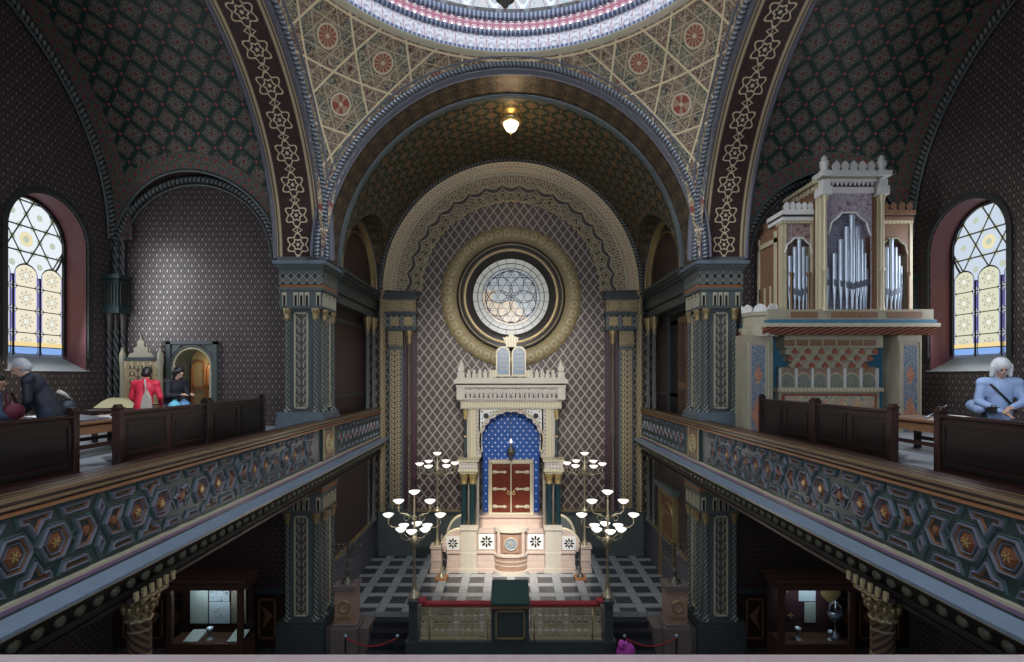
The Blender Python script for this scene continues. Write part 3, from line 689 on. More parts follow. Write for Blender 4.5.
# ------------------------------------------------------------ piers
def pier_tier(root, z0, z1, name_sfx=''):
    """one storey of a pier: plinth, shaft with ornament panels and colonnettes, arcaded frieze, entablature"""
    x0, x1 = -6.42, -5.2; H = z1-z0; zp = z0+ (.95 if H > 5 else .62)          # top of plinth
    zf = z1-1.42                                                              # top of shaft
    MB().box(x0-.02, x1+.08, F0-.10, F1+.05, z0, zp-.12).box(x0-.0, x1+.04, F0-.06, F1+.02, zp-.12, zp).build('plinth', 'paint_teal' if H > 5 else 'paint_blue', root)
    MB().box(x0+.16, x1-.12, F0+.10, F1-.08, zp, zf).build('shaft', 'paint_green', root)
    for i, (ax, a, b) in enumerate((('x', x0+.42, x1-.42), ('y', F0+.30, F1-.32))):
        c = (a+b)/2; f = MB(); q = MB(); z_0, z_1 = zp+.1, zf-.1
        if ax == 'x':
            P = lambda u, z, d: (c+u, F0+.10-d, z)
        else: P = lambda u, z, d: (x1-.12+d, c+u, z)
        hw = (b-a)/2
        for (u0, u1, zz0, zz1) in ((-hw, -hw+.035, z_0, z_1), (hw-.035, hw, z_0, z_1), (-hw, hw, z_0, z_0+.035), (-hw, hw, z_1-.035, z_1)):
            f.prism([(u0,zz0),(u1,zz0),(u1,zz1),(u0,zz1)], P, 0, .05)
        q.prism([(-hw+.035, z_0+.035), (hw-.035, z_0+.035), (hw-.035, z_1-.035), (-hw+.035, z_1-.035)], P, 0, .015)
        pn = q.build('ornament_panel', 'orn_green', root); f.build('panel_frame', 'paint_cream', pn)
    for (cx, cy) in ((x0+.24, F0+.06), (x1-.20, F0+.06), (x1-.06, F0+.34), (x1-.06, F1-.22)):
        c_ = MB().lathe([(.105, zp), (.105, zp+.06), (.075, zp+.10), (.068, zp+.16), (.062, zp+.2), (.062, zf-.32), (.07, zf-.3)], cx, cy, 12).build('colonnette', 'twist_green', root)
        MB().lathe([(.07, zf-.30), (.085, zf-.28), (.07, zf-.24), (.10, zf-.10), (.12, zf-.06), (.12, zf)], cx, cy, 10).build('capital', 'gold_dark', c_)
    # arcaded block
    e = MB(); e.mat(0).box(x0+.06, x1-.02, F0-.02, F1+.0, zf, zf+.50)
    for i in range(7):
        ux = x0+.14+i*.155
        if i in (1, 5): continue
        for (sx, wdt) in ((0, .02), (.09, .02)): e.mat(1).box(ux+sx, ux+sx+wdt, F0-.05, F0-.02, zf+.08, zf+.36)
        e.mat(1).prism([(ux, zf+.36), (ux+.11, zf+.36), (ux+.11, zf+.44), (ux, zf+.44)], lambda a, b, d: (a, F0-.02-d, b), 0, .03); e.mat(2).box(ux+.02, ux+.09, F0-.03, F0-.02, zf+.08, zf+.36)
    for i in range(4):
        uy = F0+.10+i*.28
        for sx in (0, .13): e.mat(1).box(x1-.02, x1+.01, uy+sx, uy+sx+.035, zf+.08, zf+.42)
        e.mat(1).box(x1-.02, x1+.012, uy, uy+.165, zf+.38, zf+.44)
    e.build('arcade_frieze', ['paint_green', 'paint_cream', 'dark_void'], root)
    n = MB(); n.mat(0).box(x0+.02, x1+.02, F0-.05, F1+.02, zf+.50, zf+.58); n.mat(1).box(x0+.06, x1+.02, F0-.01, F1, zf+.58, zf+.66)
    n.mat(2).box(x0+.04, x1+.02, F0-.03, F1+.01, zf+.66, zf+1.06); n.mat(0).box(x0, x1+.06, F0-.07, F1+.03, zf+1.06, zf+1.12)
    n.mat(0).box(x0-.04, x1+.10, F0-.11, F1+.05, zf+1.12, zf+1.20); n.mat(3).box(x0-.08, x1+.15, F0-.17, F1+.05, zf+1.20, zf+1.30); n.mat(0).box(x0, x1+.02, F0-.04, F1, zf+1.30, z1)
    n.build('entablature', ['paint_green', 'paint_orange', 'frieze_strip', 'paint_blue'], root)
for s in (1, -1):
    side(s)
    p = thing('pier', lr('grey-green carved pier between the left balcony and the apse', 'grey-green carved pier between the organ balcony and the apse'), 'pier', (-5.8, 14.7, NAVE), 'piers that carry the great arch')
    pier_tier(p, NAVE, -2.35); pier_tier(p, -1.62, 3.28)
    # stub above the capital: flat rosette panel at the foot of the side arch
    m = MB(); m.mat(0).box(-6.40, -5.22, F0+.02, F1, 3.28, 3.42); m.build('arch_foot', 'paint_slate', p)
    # solid spandrel mass behind the arches
    m = MB(); m.mat(0)
    for a in lin(0, 1.15, 20): pass
    pr = [(YC+ (RA+.02)*cos(a), ZS+(RA+.02)*sin(a)) for a in lin(0.0, 1.05, 16)]
    m.prism([(F1, 3.3)]+[(F1, pr[-1][1])]+pr[::-1], lambda a, b, d: (-5.3-d, a, b), 0.0, 1.08)
    m.build('arch_haunch', 'dark_void', p)
side(1)

# ------------------------------------------------------------ back (ark) wall
XB = 5.3
m = MB().quad([(-XB-.4, YB, DAIS), (XB+.4, YB, DAIS), (XB+.4, YB, 3.2), (-XB-.4, YB, 3.2)])
a = [(5.3*cos(pi*i/48), 3.2+5.3*sin(pi*i/48)) for i in range(49)]; m.quad([(x, YB, z) for x, z in a], a)
struct('wall_back', m, 'wall_lattice')
m = MB().box(-XB, XB, YB-.12, YB, DAIS, -5.35); m.mat(1).box(-XB, XB, YB-.2, YB, -5.35, -5.25); m.mat(2).box(-XB, XB, YB-.16, YB, -5.25, -5.2); m.mat(1).box(-XB, XB, YB-.18, YB, DAIS, DAIS+.25)
struct('baseboard_back', m, ['green_dado', 'paint_teal', 'gold_dark'])
C = (0, YB, 3.3)
m = MB(); m.mat(0); m.torus(C, X_, Z_, Y_, 5.0, .10, 0, pi, 96, -.42, 8)
m.mat(1).revolve([(4.92, -.42), (4.86, -.40), (4.50, -.26)], C, X_, Z_, Y_, 0, pi, 96, rref=4.7)
m.mat(2).revolve([(4.50, -.26), (4.48, -.30), (4.44, -.30), (4.42, -.24)], C, X_, Z_, Y_, 0, pi, 96)
m.mat(3).revolve([(4.42, -.24), (4.02, -.20)], C, X_, Z_, Y_, 0, pi, 96, rref=4.2)
struct('trim_8', m, ['rope_dark', 'gold_strip', 'paint_cream', 'orn_gold'])
def lobe_edge(r, n_, amp, ph=0, sharp=0):
    def f(a):
        s_ = abs(sin(a*n_/2+ph)); return r-amp*(1-s_ if sharp else (1-s_)) if False else r+amp*(s_-1)
    return f
for (ro, ri, h, n_, amp, ph, mt, rim) in ((4.04, 3.98, -.24, 38, .16, 0, 'gold_strip', .034), (4.0, 3.80, -.19, 38, .15, 0, 'panel_brown', .026), (3.86, 3.70, -.15, 76, .16, 0, 'gold_strip', .022), (3.72, 3.52, -.11, 38, .20, pi/2, 'orn_gold', .018), (3.56, 3.44, -.07, 76, .10, 0, 'gold_dark', .014)):
    fe = lobe_edge(ri, n_, -amp, ph)
    m = MB(); m.revolve([(ro, h), (ri, h), (ri-.012, h+.05)], C, X_, Z_, Y_, 0, pi, 380, lobes=lambda j, r, a: fe(a)-(.012 if j == 2 else 0) if j else r, smooth=False)
    if rim: m.mat(1); m.tube([(fe(a)*cos(a), YB+h-.01, 3.3+fe(a)*sin(a)) for a in lin(0, pi, 380)], rim, 4, False)
    struct('trim_9', m, [mt, 'paint_cream'])
# rose window
C = (0, YB, 3.09)
g_ = MB(); pp = [(1.5*cos(2*pi*i/64), 1.5*sin(2*pi*i/64)) for i in range(64)]
rw = struct('window_3', MB().revolve([(2.10, -.02), (2.10, -.20), (2.02, -.24), (1.94, -.20), (1.86, -.17)], C, X_, Z_, Y_, 0, 2*pi, 96), 'rose_dark')
m = MB(); m.mat(0).revolve([(1.86, -.17), (1.80, -.20), (1.74, -.17)], C, X_, Z_, Y_, 0, 2*pi, 96); m.mat(1).revolve([(1.74, -.17), (1.55, -.10), (1.48, -.03)], C, X_, Z_, Y_, 0, 2*pi, 96)
m.mat(0); m.torus(C, X_, Z_, Y_, 1.99, .02, 0, 2*pi, 72, -.25, 6); m.build('moulding', ['gold_dark', 'rose_dark'], rw)
g_.quad([(x, YB-.03, 3.09+z) for x, z in pp], pp); g_.build('stained_glass', 'glass_rose', rw)
for r, t in ((1.30, .012), (1.0, .014)):
    m = MB(); m.torus(C, X_, Z_, Y_, r, t, 0, 2*pi, 64, -.05, 6); m.build('glazing_bar', 'black', rw)
for k in range(6):
    a = pi/6+k*pi/3; m = MB(); m.torus((.52*cos(a), YB, 3.09+.52*sin(a)), X_, Z_, Y_, .5, .012, 0, 2*pi, 32, -.045, 6); m.build('glazing_bar', 'black', rw)
def lob2(j, r, a): return r+.05*abs(sin(a*20)) if j <= 1 else r
m = MB().revolve([(2.70, -.0), (2.70, -.10), (2.10, -.10), (2.10, -.02)], C, X_, Z_, Y_, 0, 2*pi, 240, rref=2.4, lobes=lob2)
struct('trim_10', m, 'gold_lace')

# pilasters of the back wall
for s in (1, -1):
    side(s)
    p = thing('wall_pilaster', lr('carved pilaster on the ark wall, left of the ark', 'carved pilaster on the ark wall, right of the ark'), 'pilaster', (-4.3, YB-.2, DAIS), 'pilasters of the ark wall')
    zt = 1.75
    MB().box(-5.1, -3.65, YB-.36, YB, DAIS, -5.2).build('plinth', 'green_dado', p)
    MB().box(-4.72, -4.16, YB-.26, YB, -5.2, zt).build('shaft', 'paint_green', p)
    q = MB().box(-4.64, -4.24, YB-.30, YB-.26, -5.1, zt-.75).build('ornament_panel', 'orn_gold', p)
    MB().box(-4.68, -4.64, YB-.31, YB-.26, -5.15, zt-.7).box(-4.24, -4.20, YB-.31, YB-.26, -5.15, zt-.7).box(-4.68, -4.2, YB-.31, YB-.26, zt-.75, zt-.7).build('panel_frame', 'paint_green', q)
    MB().lathe([(.13, -5.2), (.13, 3.3)], -4.95, YB-.3, 12).build('colonnette', 'rope_gold', p)
    MB().box(-4.16, -3.66, YB-.12, YB, -5.2, zt).build('recess_panel', 'paint_maroon', p)
    c_ = MB().lathe([(.13, -5.2), (.13, -5.1), (.09, -5.0), (.085, -2.3), (.11, -2.25), (.11, -2.15), (.085, -2.1), (.085, zt-.5)], -3.93, YB-.22, 12).build('colonnette', 'rope_maroon', p)
    MB().lathe([(.09, zt-.5), (.10, zt-.3), (.16, zt-.1), (.16, zt)], -3.93, YB-.22, 12).build('capital', 'gold_dark', c_)
    MB().box(-4.72, -4.16, YB-.34, YB, zt-.6, zt-.02).box(-4.66, -4.22, YB-.37, YB, zt-.5, zt-.15).build('capital', 'gold_strip', p)
    e = MB(); e.mat(0).box(-5.1, -3.62, YB-.36, YB, zt, zt+.12); e.mat(1).box(-5.05, -3.66, YB-.32, YB, zt+.12, zt+.6); e.mat(0).box(-5.1, -3.6, YB-.38, YB, zt+.6, zt+.72)
    e.mat(2).box(-5.05, -3.66, YB-.33, YB, zt+.72, zt+1.2); e.mat(0).box(-5.12, -3.56, YB-.42, YB, zt+1.2, zt+1.34).box(-5.05, -3.62, YB-.36, YB, zt+1.34, zt+1.5)
    for i in range(2):
        for zz in (zt+.18, zt+.78): e.mat(3).box(-4.62+.52*i, -4.3+.52*i, YB-.37, YB-.32, zz, zz+.34)
    e.build('entablature', ['paint_teal', 'frieze_strip', 'gold_strip', 'gold_dark'], p)
    for (cx, cy) in ((-5.22, YB-.55), (-5.32, YB-1.0)):
        for (za, zb) in ((GAL, 2.1), (-5.5, -2.7)):
            c_ = MB().lathe([(.12, za), (.12, za+.1), (.075, za+.2), (.07, zb-.6), (.09, zb-.58), (.09, zb-.5), (.07, zb-.48), (.13, zb-.1), (.14, zb)], cx, cy, 10).build('colonnette', 'twist_green', p)
            MB().lathe([(.075, zb-.5), (.08, zb-.4), (.16, zb-.05), (.16, zb+.1)], cx, cy, 10).build('capital', 'gold_dark', c_)
side(1)

# ------------------------------------------------------------ side galleries
XG = -5.0       # inner face of the parapet
GF = GAL+.18    # raised floor behind the pews
for s in (1, -1):
    side(s)
    m = MB().box(-WX, -6.42, -3, WY, GAL-.3, GF).box(-6.42, -6.15, -3, WY, GAL-.3, GAL).box(-6.15, XG-.3, -3, F0, GAL-.75, LOW).box(-5.65, XG-.3, F0, YB, GAL-.75, LOW)
    struct('floor_gallery', m, 'gallery_boards')
    m = MB().box(-WX, XG-.25, -3, YB, -2.62, -2.30)
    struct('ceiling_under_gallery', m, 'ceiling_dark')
    b = thing('gallery_balustrade', lr('carved and painted parapet of the left gallery', 'carved and painted parapet of the right gallery below the organ'), 'balustrade', (XG-.15, 8.0, -2.4), 'gallery parapets')
    YA, YE = 1.0, YB-.02
    cap = MB()
    for k, (a, b_, z0, z1) in enumerate(((-.36, .06, -1.25, -1.21), (-.33, .03, -1.29, -1.25), (-.36, .05, -1.325, -1.29), (-.30, .00, -1.36, -1.325), (-.33, .035, -1.40, -1.36))):
        cap.mat((0, 1, 0, 1, 2)[k]).box(XG+a, XG+b_, YA, YE, z0, z1)
    for (a, b_) in ((-.37, -.20), (-.12, -.085), (-.02, .0)): cap.mat(1).box(XG+a, XG+b_, YA, YE, -1.215, -1.205)
    cap.build('cap_rail', ['wood_rail', 'wood_dark', 'paint_orange'], b)
    MB().box(XG-.26, XG-.03, YA, YE, -2.3, -1.38).build('parapet_wall', 'panel_teal', b)
    # strapwork relief: one repeat is 3.12 m long, mirrored about the star
    zc, hh = -1.825, .41
    fr = MB(); fn = lambda a, z, d: (XG-.03+d, a, zc+z)
    def hexa(c, rx, rz): return [(c+rx, 0), (c+rx*.52, rz), (c-rx*.5, rz), (c-rx, 0), (c-rx*.5, -rz), (c+rx*.5, -rz)]
    def boss(poly, kk):
        e = inset(poly, .012); n = len(e); cx = sum(p[0] for p in e)/n; cz = sum(p[1] for p in e)/n
        fr.mat(kk); st = len(fr.v); fr.v += [fn(x, z, .012) for x, z in e]+[fn((x+cx)/2, (z+cz)/2, .03) for x, z in e]
        for i in range(n): j = (i+1) % n; fr.face([st+i, st+j, st+n+j, st+n+i], [(e[i][0],e[i][1]),(e[j][0],e[j][1]),(cx,cz),(cx,cz)])
        fr.face([st+n+i for i in range(n)], e)
    def framed(poly, small=False):
        bead(fr, poly, .016, .02, 0, fn); e = inset(poly, .022); e = bead(fr, e, .030, .045, 1, fn, .0); e2 = bead(fr, e, .012, .02, 2, fn); return e2
    def hexunit(c):
        e = framed(hexa(c, .228, .215)); e = inset(e, .022)
        e = bead(fr, e, .014, .03, 1, fn); boss(e, 3)
        fr.mat(4); 
        for t in range(3):
            a = t*pi/3; w_ = .007; L_ = .055; fr.prism([(c+L_*cos(a)-w_*sin(a), L_*sin(a)+w_*cos(a)), (c-L_*cos(a)-w_*sin(a), -L_*sin(a)+w_*cos(a)), (c-L_*cos(a)+w_*sin(a), -L_*sin(a)-w_*cos(a)), (c+L_*cos(a)+w_*sin(a), L_*sin(a)-w_*cos(a))], fn, .02, .038)
    def mirz(p): return [(a, -z) for a, z in p][::-1]
    def mirc(p, c0): return [(2*c0-a, z) for a, z in p][::-1]
    for c0 in [7.81+3.12*k-6.24 for k in range(5)]:
        if c0 > 12: pass
        lim = 13.35
        def ok(c, w_=.25): return YA+.2 < c-w_ and c+w_ < lim
        if ok(c0):                                    # six-pointed star
            st_ = [(c0+(.20 if i % 2 == 0 else .115)*cos(i*pi/6), (.20 if i % 2 == 0 else .115)*sin(i*pi/6)) for i in range(12)]
            e = bead(fr, st_, .022, .035, 1, fn); boss(e, 3)
        for sg in (1, -1):
            for off in (.47, .94):
                if ok(c0+sg*off): hexunit(c0+sg*off)
            c = c0+sg*1.335
            pent = [(c-.18, .20), (c+.08, .20), (c+.19, 0), (c+.08, -.20), (c-.18, -.20), (c-.10, 0)]
            if sg < 0: pent = mirc(pent, c)
            if ok(c, .2):
                framed(pent); boss([(c-sg*-.02+.085*cos(i*pi/3), .085*sin(i*pi/3)) for i in range(6)], 3)
            for zz in (1, -1):
                T = [(c0+sg*.705+a, z) for a, z in ((-.225, .395), (.225, .395), (.185, .25), (.105, .25), (0, .075), (-.105, .25), (-.185, .25))]
                if ok(c0+sg*.705): framed(T if zz > 0 else mirz(T))
                P = [(-.20, .395), (.175, .395), (.10, .25), (-.13, .25)]; P = [(c0+sg*(.245+a), z) for a, z in P]
                if ok(c0+sg*.27): framed(P if zz > 0 else mirz(P))
                P = [(-.225, .395), (.235, .395), (.17, .24), (-.16, .24)]; P = [(c0+sg*(1.17+.03+a*1.02), z) for a, z in P]
                if ok(c0+sg*1.2): framed(P if zz > 0 else mirz(P))
                if sg > 0 and ok(c0+1.56, .1):
                    D_ = [(c0+1.56, .40), (c0+1.64, .22), (c0+1.56, .05), (c0+1.48, .22)]; e = framed(D_ if zz > 0 else mirz(D_)); boss(e, 3)
    # straps crossing between the hexagons
    fr.mat(0)
    for c0 in [7.81+3.12*k-6.24 for k in range(5)]:
        for sg in (1, -1):
            for cc in (.235, .705, 1.17):
                c = c0+sg*cc
                if not (YA+.3 < c < 13.0): continue
                for dz in (1, -1):
                    for dd in (1,):
                        w_ = .012; p0, p1 = (c-.10, -.17*dz), (c+.10, .17*dz); nx_, nz_ = .86*w_, -.5*dz*w_
                        fr.prism([(p0[0]-nx_, p0[1]-nz_), (p0[0]+nx_, p0[1]+nz_), (p1[0]+nx_, p1[1]+nz_), (p1[0]-nx_, p1[1]-nz_)], fn, 0, .012)
    # stretch in front of and beyond the pier: smaller hexagons
    for c in lin(15.05, 19.3, 10):
        e = framed(hexa(c, .19, .17)); boss(e, 3)
        for zz in (1, -1):
            P = [(c-.17, .385), (c+.17, .385), (c+.10, .25), (c-.10, .25)]; framed(P if zz > 0 else mirz(P))
    fr.build('strapwork_panel', ['strap_green', 'strap_slate', 'paint_orange', 'boss_brown', 'gold'], b)
    # medallion block and end block
    for (y0, y1) in ((13.55, 14.35), (YB-.5, YB-.06)):
        m = MB(); m.mat(0).box(XG-.03, XG+.03, y0, y1, -2.26, -1.40); yc = (y0+y1)/2; m.mat(1).box(XG+.03, XG+.045, y0+.08, y1-.08, -2.2, -1.46)
        q = (y1-y0)*.36; m.mat(2); m.torus((XG+.045, yc, -1.83), Y_, Z_, X_, q*.8, .03, 0, 2*pi, 24, .01, 6)
        for i in range(8):
            a = i*pi/4; m.ball((XG+.05, yc+q*.45*cos(a), -1.83+q*.45*sin(a)), (.02, q*.2, q*.2), 6)
        m.ball((XG+.06, yc, -1.83), (.03, q*.22, q*.22), 8)
        for dy in (0, y1-y0-.04): m.mat(2).box(XG+.03, XG+.05, y0+dy, y0+dy+.04, -2.24, -1.42)
        m.build('medallion', ['paint_teal', 'wood_mid', 'gold_bright'], b)
    l = MB(); l.mat(0).box(XG-.28, XG+.03, YA, YE, -2.30, -2.265); l.mat(1).box(XG-.28, XG+.045, YA, YE, -2.34, -2.30); l.mat(2).box(XG-.28, XG+.06, YA, YE, -2.365, -2.34)
    l.mat(3).quad([(XG+.06, YA, -2.365), (XG+.06, YE, -2.365), (XG+.25, YE, -2.44), (XG+.25, YA, -2.44)]); l.quad([(XG+.25, YA, -2.44), (XG+.25, YE, -2.44), (XG+.25, YE, -2.475), (XG+.25, YA, -2.475)])
    l.mat(0).box(XG-.2, XG+.23, YA, YE, -2.50, -2.475); l.mat(4).box(XG-.2, XG+.18, YA, YE, -2.53, -2.50)
    l.build('ledge', ['paint_cream', 'violet_line', 'paint_teal', 'ledge_blue', 'gold_dark'], b)
    cn = MB(); cn.mat(0).quad([(XG+.17, YA, -2.53), (XG+.17, YE, -2.53), (XG+.0, YE, -2.80), (XG+.0, YA, -2.80)], [(YA, .1), (YE, .1), (YE, -.1), (YA, -.1)]); cn.mat(1).box(XG-.3, XG+.0, YA, YE, -2.88, -2.62)
    cn.mat(2)
    for i in range(int((YE-YA)/.26)): cn.ball((XG+.10, YA+.13+.26*i, -2.66), (.05, .075, .07), 6)
    cn.mat(3).box(XG-.30, XG+.04, YA, YE, -2.93, -2.88)
    cn.build('boss_cornice', ['wood_black', 'ceiling_dark', 'boss_green', 'wood_black'], b)
    # gilded columns that carry the gallery
    for (cy, hid) in ((7.0, 0), ):
        c = thing('gallery_column', lr('gilded column with leafy capital under the left gallery', 'gilded column with leafy capital under the right gallery'), 'column', (XG-.08, cy, NAVE), 'columns under the galleries')
        cx = XG-.08
        MB().lathe([(.30, NAVE), (.30, NAVE+.3), (.22, NAVE+.4), (.19, NAVE+.5)], cx, cy, 16).build('base', 'stone_base', c)
        MB().lathe([(.155, NAVE+.5), (.15, -4.6), (.145, -3.30)], cx, cy, 16).build('shaft', 'gilt_column', c)
        MB().lathe([(.155, -3.34), (.175, -3.31), (.155, -3.28), (.165, -3.20), (.19, -3.12), (.24, -3.05), (.21, -3.04), (.22, -3.0), (.25, -2.97)], cx, cy, 8, smooth=False).box(cx-.24, cx+.24, cy-.24, cy+.24, -2.98, -2.93).build('capital', 'gold_strip', c)
        lv = MB()
        for i in range(12):
            a = i*pi/6; lv.ball((cx+.19*cos(a), cy+.19*sin(a), -3.14), (.03, .03, .06), 6); lv.ball((cx+.225*cos(a+.26), cy+.225*sin(a+.26), -3.03), (.03, .03, .04), 6)
        lv.build('capital_leaves', 'gold_dark', c)
        bk = MB(); bk.mat(0).box(cx-.20, cx+.22, cy-.40, cy+.40, -2.93, -2.88); bk.mat(1).box(cx-.18, cx+.2, cy-.36, cy+.36, -2.95, -2.90)
        for i in range(6): bk.mat(2).box(cx+.2, cx+.235, cy-.39+i*.145, cy-.33+i*.145, -2.92, -2.80)
        bk.build('bracket', ['paint_maroon', 'gold_dark', 'gold_bright'], c)
    # lower dado and chair rail under the gallery
    m = MB(); m.mat(0).box(-WX, -6.4, WY-.08, WY, NAVE, -6.15); m.mat(1).box(-WX, -6.4, WY-.14, WY, -6.15, -6.0)
    for i in range(7):
        x = -11.0+i*.64; m.mat(2)
        for (a0, a1, b0, b1) in ((x, x+.5, -6.35, -6.3), (x, x+.5, -7.45, -7.4), (x, x+.05, -7.45, -6.3), (x+.45, x+.5, -7.45, -6.3)): m.box(a0, a1, WY-.11, WY-.08, b0, b1)
        m.prism([(x+.1, -7.2), (x+.4, -6.8), (x+.1, -6.5), (x+.2, -6.8)], lambda a, b, d: (a, WY-.08-d, b), 0, .03)
    struct('baseboard_east', m, ['wood_dark', 'paint_teal', 'wood_mid'])
side(1)

# own gallery front at the bottom of the view
b = thing('gallery_front_rail', 'pale wooden hand rail across the bottom, nearest the viewer', 'railing', (0, 2.1, -2.4))
MB().revolve([(.10*cos(a)+.0, 0) for a in (0, 1)], (0,0,0), X_, Y_, Z_, 0, .1, 1) if False else None
m = MB(); pr = [(1.80, -1.32), (1.80, -1.25), (1.84, -1.225), (2.20, -1.225), (2.27, -1.235), (2.295, -1.26), (2.295, -1.30), (2.25, -1.32)]
m.prism(pr, lambda a, b_, d: (d, a, b_), -4.7, 4.7); m.build('hand_rail', 'rail_light', b)
MB().box(-4.7, 4.7, 1.86, 2.12, -2.5, -1.32).build('parapet_wall', 'paint_teal', b)
MB().box(-4.7, 4.7, 1.84, 2.2, -1.40, -1.32).build('moulding', 'wood_mid', b)
struct('floor_gallery_west', MB().box(-11.3, 11.3, -3, 1.86, GAL-.5, GAL-.05), 'gallery_boards')

# ------------------------------------------------------------ pews on the galleries
def pew(y0, y1, label, npan, grp='gallery pew fronts'):
    x = -6.3; zt = -.56
    p = thing('pew', label, 'pew', (x, (y0+y1)/2, GAL), grp)
    MB().box(x-.03, x+.03, y0, y1, GAL, zt-.05).build('panel_back', 'wood_dark', p)
    t = MB().box(x-.075, x+.065, y0, y1, zt-.05, zt); bevel(t.build('top_rail', 'wood_dark', p), .012)
    k = MB().box(x-.04, x+.09, y0, y1, GAL, GAL+.17).box(x-.04, x+.07, y0, y1, GAL+.17, GAL+.21); bevel(k.build('plinth', 'wood_dark', p), .01)
    n = npan*2
    for i in range(npan+1):
        yy = y0+(y1-y0)*i/npan
        po = MB().box(x-.06, x+.075, yy-.045, yy+.045, GAL, zt+.03).box(x-.075, x+.09, yy-.06, yy+.06, zt+.03, zt+.06); po.prism([(-.06, 0), (.06, 0), (.03, .05), (-.03, .05)], lambda a, b, d: (x+.005+a, yy+d, zt+.06+b), -.05, .05)
        bevel(po.build('post', 'wood_dark', p), .006)
    for i in range(n):
        ya = y0+(y1-y0)*i/n+.07; yb = y0+(y1-y0)*(i+1)/n-.07; f = MB()
        P = lambda a, b, d: (x+.03+d, a, b); za, zb = GAL+.29, zt-.13
        for q in ([(ya, za), (yb, za), (yb, za+.05), (ya, za+.05)], [(ya, zb-.05), (yb, zb-.05), (yb, zb), (ya, zb)], [(ya, za+.05), (ya+.05, za+.05), (ya+.05, zb-.05), (ya, zb-.05)], [(yb-.05, za+.05), (yb, za+.05), (yb, zb-.05), (yb-.05, zb-.05)]): f.prism(q, P, 0, .02)
        f.prism([(ya+.1, za+.1), (yb-.1, za+.1), (yb-.1, zb-.1), (ya+.1, zb-.1)], P, 0, .012)
        f.build('framed_panel', 'wood_black', p)
    MB().box(x-.16, x-.03, y0+.05, y1-.05, zt-.09, zt-.06).build('book_ledge', 'wood_dark', p)
    return p
side(1)
pew(8.2, 10.55, 'dark panelled pew in front of the person in the red jacket', 1)
pew(10.65, 12.95, 'dark panelled pew on the left gallery nearest the carved pier', 1)
pew(4.6, 7.35, 'dark panelled pew at the left edge, in front of the grey-haired man', 1)
side(-1)
pew(8.44, 10.55, 'dark panelled pew below the organ, next to the wooden table', 1)
pew(10.65, 12.85, 'dark panelled pew below the organ, next to the carved pier', 1)
pew(4.6, 7.5, 'dark panelled pew at the right edge, in front of the woman in blue', 1)

def table(s, y0, y1, x0, x1, label):
    side(s); t = thing('table', label, 'table', ((x0+x1)/2, (y0+y1)/2, GF), 'gallery tables'); z = -.78
    bevel(MB().box(x0, x1, y0, y1, z-.05, z).build('tabletop', 'wood_mid', t), .01)
    MB().box(x0+.04, x1-.04, y0+.04, y1-.04, z-.22, z-.05).build('apron', 'wood_mid', t)
    for a in (x0+.09, x1-.09):
        for c in (y0+.09, y1-.09): MB().box(a-.045, a+.045, c-.045, c+.045, GF, z-.2).build('leg', 'wood_dark', t)
    MB().box(x1-.11, x1-.07, y0+.1, y1-.1, GF+.17, GF+.24).box(x0+.07, x0+.11, y0+.1, y1-.1, GF+.17, GF+.24).build('stretcher', 'wood_dark', t)
    return z
z = table(1, 8.35, 10.6, -8.3, -7.2, 'long wooden table on the left gallery behind the gap between pews')
z = table(-1, 8.2, 10.3, -8.2, -7.35, 'wooden table on the right gallery between the two rows of pews')
side(1)
# things on the tables and behind them
pr_ = tag(MB().prism([(0,0), (1.0,0), (1.0,.02), (0,.10)], lambda a, b, d: (-8.1+a*.8, d, -.77+b), 8.5, 9.3).build('book', 'paint_slate'), 'open grey book lying on the left gallery table', 'book')
tr = tag(MB().box(-7.9, -7.35, 9.5, 10.2, -.78, -.76).build('paper', 'organ_white'), 'white sheet of paper on the left gallery table', 'paper')
MT['yellow_cloth'] = plain('yellow_cloth', (.42,.38,.20), .8)
yc = tag(MB().grid(lambda a, b: (-8.9+.9*a, 10.9+1.1*b, -.70+.20*sin(pi*b)*(.5+.5*cos(a*2))+.02), lin(0, 1, 10), lin(0, 1, 10)).build('cloth', 'yellow_cloth'), 'yellowish draped cloth over a display table beside the red jacket', 'cloth')
dt = thing('display_table', 'dark display table under the yellowish cloth by the corner', 'table', (-8.5, 11.4, GF))
bevel(MB().box(-9.0, -7.95, 10.85, 12.05, -.80, -.72).build('tabletop', 'wood_dark', dt), .01)
for a in (-8.9, -8.05):
    for c in (10.95, 11.95): MB().box(a-.04, a+.04, c-.04, c+.04, GF, -.8).build('leg', 'wood_dark', dt)
side(-1)
st_ = tag(MB().tube([(-7.6, 9.4, -.775), (-8.1, 9.5, -.54)], .014, 6).build('reading_stand_arm', 'silver_dark'), 'thin slanted metal bar rising from the right gallery table', 'stand')
pp_ = tag(MB().prism([(0,0), (.6,0), (.6,.015), (0,.015)], lambda a, b, d: (-8.0+a*.8, d, -.78+b), 8.5, 9.2).build('paper', 'organ_white'), 'white leaflet lying on the right gallery table', 'paper')
side(1)

